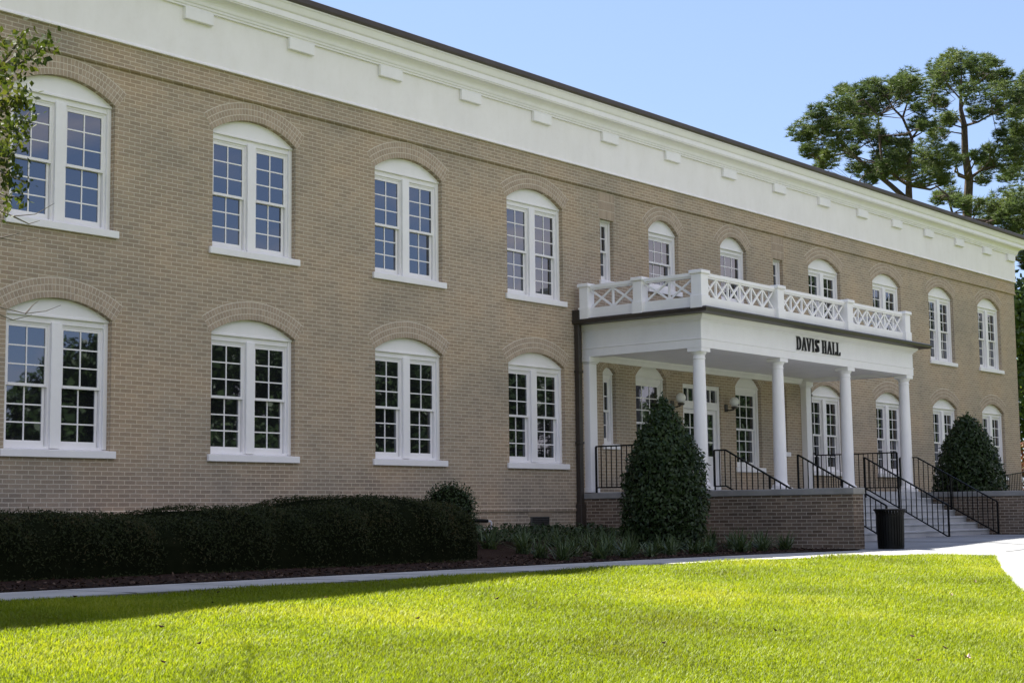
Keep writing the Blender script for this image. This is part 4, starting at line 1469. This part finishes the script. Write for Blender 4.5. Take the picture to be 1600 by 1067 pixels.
def leafy_tree(name, base, h, rad, label, seed, n=9000, leaf=.30, mat='leaf_far', group=None, trunk_r=.2, cat='tree', zlow=.25):
    rg = np.random.default_rng(seed)
    r_ = empty(name, base, label, cat, group)
    b = Vector(base)
    tm = MB()
    top = b + Vector((rg.normal() * .3, rg.normal() * .3, h * .8))
    tm.tube([b, b.lerp(top, .5), top], [trunk_r, trunk_r * .7, trunk_r * .2], 8)
    nc = 26
    cs = []
    for i in range(nc):
        q = rg.normal(size=3); q /= np.linalg.norm(q)
        c = np.array(b) + np.array([q[0] * rad * .72, q[1] * rad * .72, h * (zlow + (1 - zlow) * (.5 + .42 * q[2]))])
        cs.append((c, rad * (.24 + .20 * rg.random())))
        tm.tube([b.lerp(top, .35 + .6 * rg.random()), Vector(c)], [trunk_r * .3, .02], 5)
    part('trunk', tm, 'bark', r_, smooth=True)
    Ps = []; Ns = []
    for c, rr in cs:
        m_ = n // nc
        q = rg.normal(size=(m_, 3)); q /= np.linalg.norm(q, axis=1, keepdims=True)
        Ns.append(q)
        Ps.append(c + q * rr * (.55 + .5 * rg.random((m_, 1))))
    v, f = leaf_np(np.concatenate(Ps), rg, leaf, .6, np.concatenate(Ns), .9)
    part('crown', npmesh('crown', v, f), mat, r_)
    return r_
leafy_tree('broadleaf_tree', (69.5, 9.0, 0), 11.5, 3.4, 'green broadleaf tree beyond the right corner of the building', 61, 12000, .28)
leafy_tree('broadleaf_tree', (78, 6.5, 0), 13, 4.6, 'taller broadleaf tree at the right edge behind the first one', 62, 12000, .32)
leafy_tree('red_bush', (62.0, 3.4, 0), 3.3, 1.7, 'small reddish bush beyond the right corner of the building', 63, 4000, .16, 'leaf_red', trunk_r=.06, cat='bush', zlow=.1)

# far wood across the lawn (seen in the window glass)
rg = np.random.default_rng(90)
Ps = []; Ns = []
for i in range(54):
    bx = 12 + i * 3.5 + rg.normal() * 1.4
    by = -52 - 14 * rg.random()
    hh = (11.6 + 2.6 * rg.random()) if bx < 61 else (14.0 + 3.0 * rg.random())
    if bx > 128:
        hh = 23 + 6 * rg.random()
    for j in range(24 if bx < 128 else 40):
        q = rg.normal(size=3); q /= np.linalg.norm(q)
        c = np.array([bx + q[0] * 2.8, by + q[1] * 2.8, -.5 + hh * (.46 + .42 * q[2])])
        m_ = 430
        u = rg.normal(size=(m_, 3)); u /= np.linalg.norm(u, axis=1, keepdims=True)
        Ps.append(c + u * (1.0 + .9 * rg.random((m_, 1)))); Ns.append(u)
v, f = leaf_np(np.concatenate(Ps), rg, .46, .65, np.concatenate(Ns), .9)
fw_ = part('far_wood', npmesh('far_wood', v, f), 'holly')
tag(fw_, 'row of dark trees across the lawn mirrored in the lower windows', 'trees', kind='stuff')

# ---- near tree at the left edge, one branch reaching into the frame
rg = np.random.default_rng(15)
DT = 11.0
tb = Vector((3.35, -10.6, gz(3.35, -10.6)))
lt = empty('lawn_tree', tb, 'leafy tree on the lawn whose sunlit branch hangs in at the upper left', 'tree')
tm = MB()
tt = tb + Vector((.15, .1, 3.3))
tm.tube([tb, tb.lerp(tt, .5), tt], [.17, .14, .11], 10)
main = [tt, to_world(-230, 60, DT), to_world(-110, 120, DT), to_world(-45, 150, DT), to_world(0, 110, DT), to_world(35, 80, DT)]
tm.tube(main, [.10, .075, .05, .035, .018, .008], 8)
bl = []
def twig(pts, r0=.012):
    tm.tube(pts, [r0 * (1 - .75 * i / (len(pts) - 1)) for i in range(len(pts))], 5)
def tw(px, dd=0.0):
    return [to_world(x, y, DT + dd * (i + 1) * .3) for i, (x, y) in enumerate(px)]
sprays = [([(-45, 150), (10, 110), (45, 92), (82, 62)], 90), ([(-20, 130), (15, 85), (38, 52)], 60), ([(-45, 150), (0, 160), (35, 150)], 90), ([(-45, 150), (5, 175), (45, 150)], 70),
          ([(-45, 150), (-10, 200), (25, 200), (50, 170)], 90), ([(-45, 150), (-15, 230), (15, 245), (30, 225)], 90), ([(-40, 180), (-15, 260), (15, 275), (40, 285)], 80), ([(-40, 180), (-20, 290), (5, 305), (38, 310)], 55),
          ([(-45, 150), (-20, 190), (15, 205), (30, 208)], 70), ([(-40, 130), (-5, 115), (20, 128)], 80), ([(-40, 160), (-25, 210), (0, 225), (10, 235)], 90), ([(-60, 140), (-20, 90), (8, 62)], 40), ([(-40, 180), (-30, 320), (-5, 340), (12, 318)], 35)]
Ps = []
for px, cnt in sprays:
    px = [(a * 1.0, b) for a, b in px]
    pts = tw(px, rg.normal())
    twig(pts)
    for i in range(int(cnt * 1.6)):
        u = (rg.random() ** .7) * (len(pts) - 1)
        i0 = min(int(u), len(pts) - 2)
        p = pts[i0].lerp(pts[i0 + 1], u - i0)
        Ps.append(np.array(p) + rg.normal(size=3) * .042)
# bare twigs lower down
for px in ([(-60, 420), (0, 480), (40, 490), (72, 486), (95, 477)], [(40, 490), (50, 478), (60, 470)], [(-60, 430), (0, 492), (20, 500), (50, 492)], [(-60, 330), (0, 372), (30, 378), (60, 372)], [(0, 372), (25, 366), (48, 360)],
           [(-70, 300), (20, 338), (55, 335), (85, 318)], [(20, 338), (45, 350), (62, 345)]):
    pts = tw(px, .4)
    twig(pts, .0065)
twl = [tb.lerp(tt, .75), to_world(-160, 330, DT), to_world(-60, 420, DT)]
tm.tube(twl, [.05, .03, .008], 6)
tm.tube([twl[1], to_world(-70, 300, DT)], [.02, .007], 6)
tm.tube([twl[1], to_world(-60, 330, DT)], [.02, .007], 6)
# crown outside the frame
cen = tt + Vector((-1.2, -.6, 1.6))
for i in range(40):
    q = rg.normal(size=3); q /= np.linalg.norm(q)
    c = np.array(cen) + q * np.array([1.6, 1.7, 1.3])
    tm.tube([tt, Vector(c)], [.03, .008], 5)
    m_ = 70
    Ps.extend(list(c + rg.normal(size=(m_, 3)) * .32))
part('trunk', tm, 'twig', lt, smooth=True)
v, f = leaf_np(np.array(Ps), rg, .048, .62, None, 1.0, .4)
part('leaves', npmesh('leaves', v, f), 'leaf', lt)

# ------------------------------------------------------------------ grass blades
rg = np.random.default_rng(3)
def lawn_ok(x, y):
    top = [(-20, -7.49), (18.4, -7.5), (21.6, -7.64), (23.6, -7.74)] + PLAZA_EDGE[:5]
    edge = np.interp(x, [p[0] for p in top], [p[1] for p in top])
    rt_ = sorted(PLAZA_EDGE[4:], key=lambda p: p[1])
    xr = np.interp(y, [p[1] for p in rt_], [p[0] for p in rt_])
    return (y < edge + .02) & (x < xr + .02)
def cam_space(x, y, z):
    d = np.stack([x - CAM.x, y - CAM.y, z - CAM.z], -1)
    dep = d @ np.array(_fw); px = 800 + FPX * (d @ np.array(_rt)) / dep; py = 533.5 - FPX * (d @ np.array(_up)) / dep
    return px, py, dep
n = 3200000
x = 0.0 + 28 * rg.random(n); y = -18.5 + 11.2 * rg.random(n)
ok = lawn_ok(x, y)
x = x[ok]; y = y[ok]
bz = 0.03 + 0.11 * np.clip((x - 27.5) / 5.5, 0, 1) ** 2
z = np.where(y > -7.4, bz, bz - .067 * (-7.4 - y)) - .02
px, py, dep = cam_space(x, y, z)
dens = 6000 * (11.0 / np.maximum(dep, 8)) ** 1.25
margin = np.maximum(np.maximum(-px, px - 1600), np.maximum(py - 1067, 0))
dens = dens * np.clip(1 - margin / 500.0, .12, 1)
dens = np.where((dep < 5) | (margin > 900), 0, dens)
area_dens = 3200000 / (28 * 11.2)
keep = rg.random(len(x)) < dens / area_dens
x, y, z, dep = x[keep], y[keep], z[keep], dep[keep]
n = len(x)
a = 2 * PI * rg.random(n)
sc_ = (np.maximum(dep, 9) / 11.0) ** .55
Hb = (.022 + .024 * rg.random(n)) * sc_ * (1 + .35 * np.sin(x * 2.1 + 1.3 * np.sin(y * 1.7)) * np.sin(y * 2.6))
Wb = (.0022 + .0018 * rg.random(n)) * sc_
ln_ = (.25 + .75 * rg.random(n)) * Hb
dx_, dy_ = np.cos(a), np.sin(a)
sx_, sy_ = -dy_ * Wb, dx_ * Wb
b0 = np.stack([x - sx_, y - sy_, z], 1); b1 = np.stack([x + sx_, y + sy_, z], 1)
mx_, my_ = x + dx_ * ln_ * .35, y + dy_ * ln_ * .35
m0 = np.stack([mx_ - sx_ * .85, my_ - sy_ * .85, z + Hb * .62], 1); m1 = np.stack([mx_ + sx_ * .85, my_ + sy_ * .85, z + Hb * .62], 1)
tp = np.stack([x + dx_ * ln_, y + dy_ * ln_, z + Hb], 1)
V = np.stack([b0, b1, m1, m0, tp], 1).reshape(-1, 3)
o = np.arange(n)[:, None] * 5
T = np.concatenate([o + np.array([[0, 1, 2]]), o + np.array([[0, 2, 3]]), o + np.array([[3, 2, 4]])])
gr = part('grass', npmesh('grass', V, T), 'grass')
tag(gr, 'short mown green grass blades covering the lawn', 'grass', kind='stuff')

# ---- litter on the lawn
def litter(px, py, w, label, seed):
    d = (_fw + _rt * ((px - 800) / FPX) - _up * ((py - 533.5) / FPX))
    t = 4.0
    while t < 60:
        p = CAM + d * t
        if p.z < gz(p.x, p.y) + .01:
            break
        t += .01
    rr = random.Random(seed)
    m_ = MB()
    k = 7
    pts = []
    for i in range(k):
        a = 2 * PI * i / k
        r_ = w * (.35 + .15 * rr.random())
        pts.append((r_ * math.cos(a), r_ * .6 * math.sin(a), .02 * rr.random() + .015 * math.cos(2 * a)))
    m_.add([(0, 0, .0)] + pts, [(0, i + 1, (i + 1) % k + 1) for i in range(k)])
    m_.add([(0, 0, -.004)] + [(x_, y_, z_ - .004) for x_, y_, z_ in pts], [(0, (i + 1) % k + 1, i + 1) for i in range(k)])
    o = part('fallen_leaf', m_, 'litter', None, (p.x, p.y, p.z + .03))
    tag(o, label, 'leaf', 'fallen leaves on the lawn')
litter(1512, 1032, .085, 'largest pale pink fallen leaf lying near the right front corner of the lawn', 1)
litter(1524, 912, .05, 'tiny pale fallen leaf on the lawn nearest the plaza edge', 2)
litter(1487, 933, .045, 'tiny pale fallen leaf on the lawn below the trash can', 3)
rq = random.Random(21)
for q in range(16):
    px_, py_ = rq.uniform(80, 1480), rq.uniform(925, 1050)
    d = (_fw + _rt * ((px_ - 800) / FPX) - _up * ((py_ - 533.5) / FPX))
    t = 4.0
    while t < 60:
        pp = CAM + d * t
        if pp.z < gz(pp.x, pp.y) + .01:
            break
        t += .01
    m_ = MB()
    w_ = rq.uniform(.035, .06)
    m_.add([(-w_ / 2, 0, .01), (0, w_ * .28, 0), (w_ / 2, 0, .015), (0, -w_ * .28, .004)], [(0, 3, 2, 1)])
    m_.add([(-w_ / 2, 0, .006), (0, w_ * .28, -.004), (w_ / 2, 0, .011), (0, -w_ * .28, 0)], [(0, 1, 2, 3)])
    o = part('fallen_leaf', m_, 'chip', None, (pp.x, pp.y, pp.z + .028))
    o.rotation_euler = (rq.uniform(-.4, .4), rq.uniform(-.4, .4), rq.uniform(0, 6.28))
    tag(o, 'tiny dark brown fallen leaf lying in the lawn grass', 'leaf', 'tiny dark leaves scattered on the lawn')
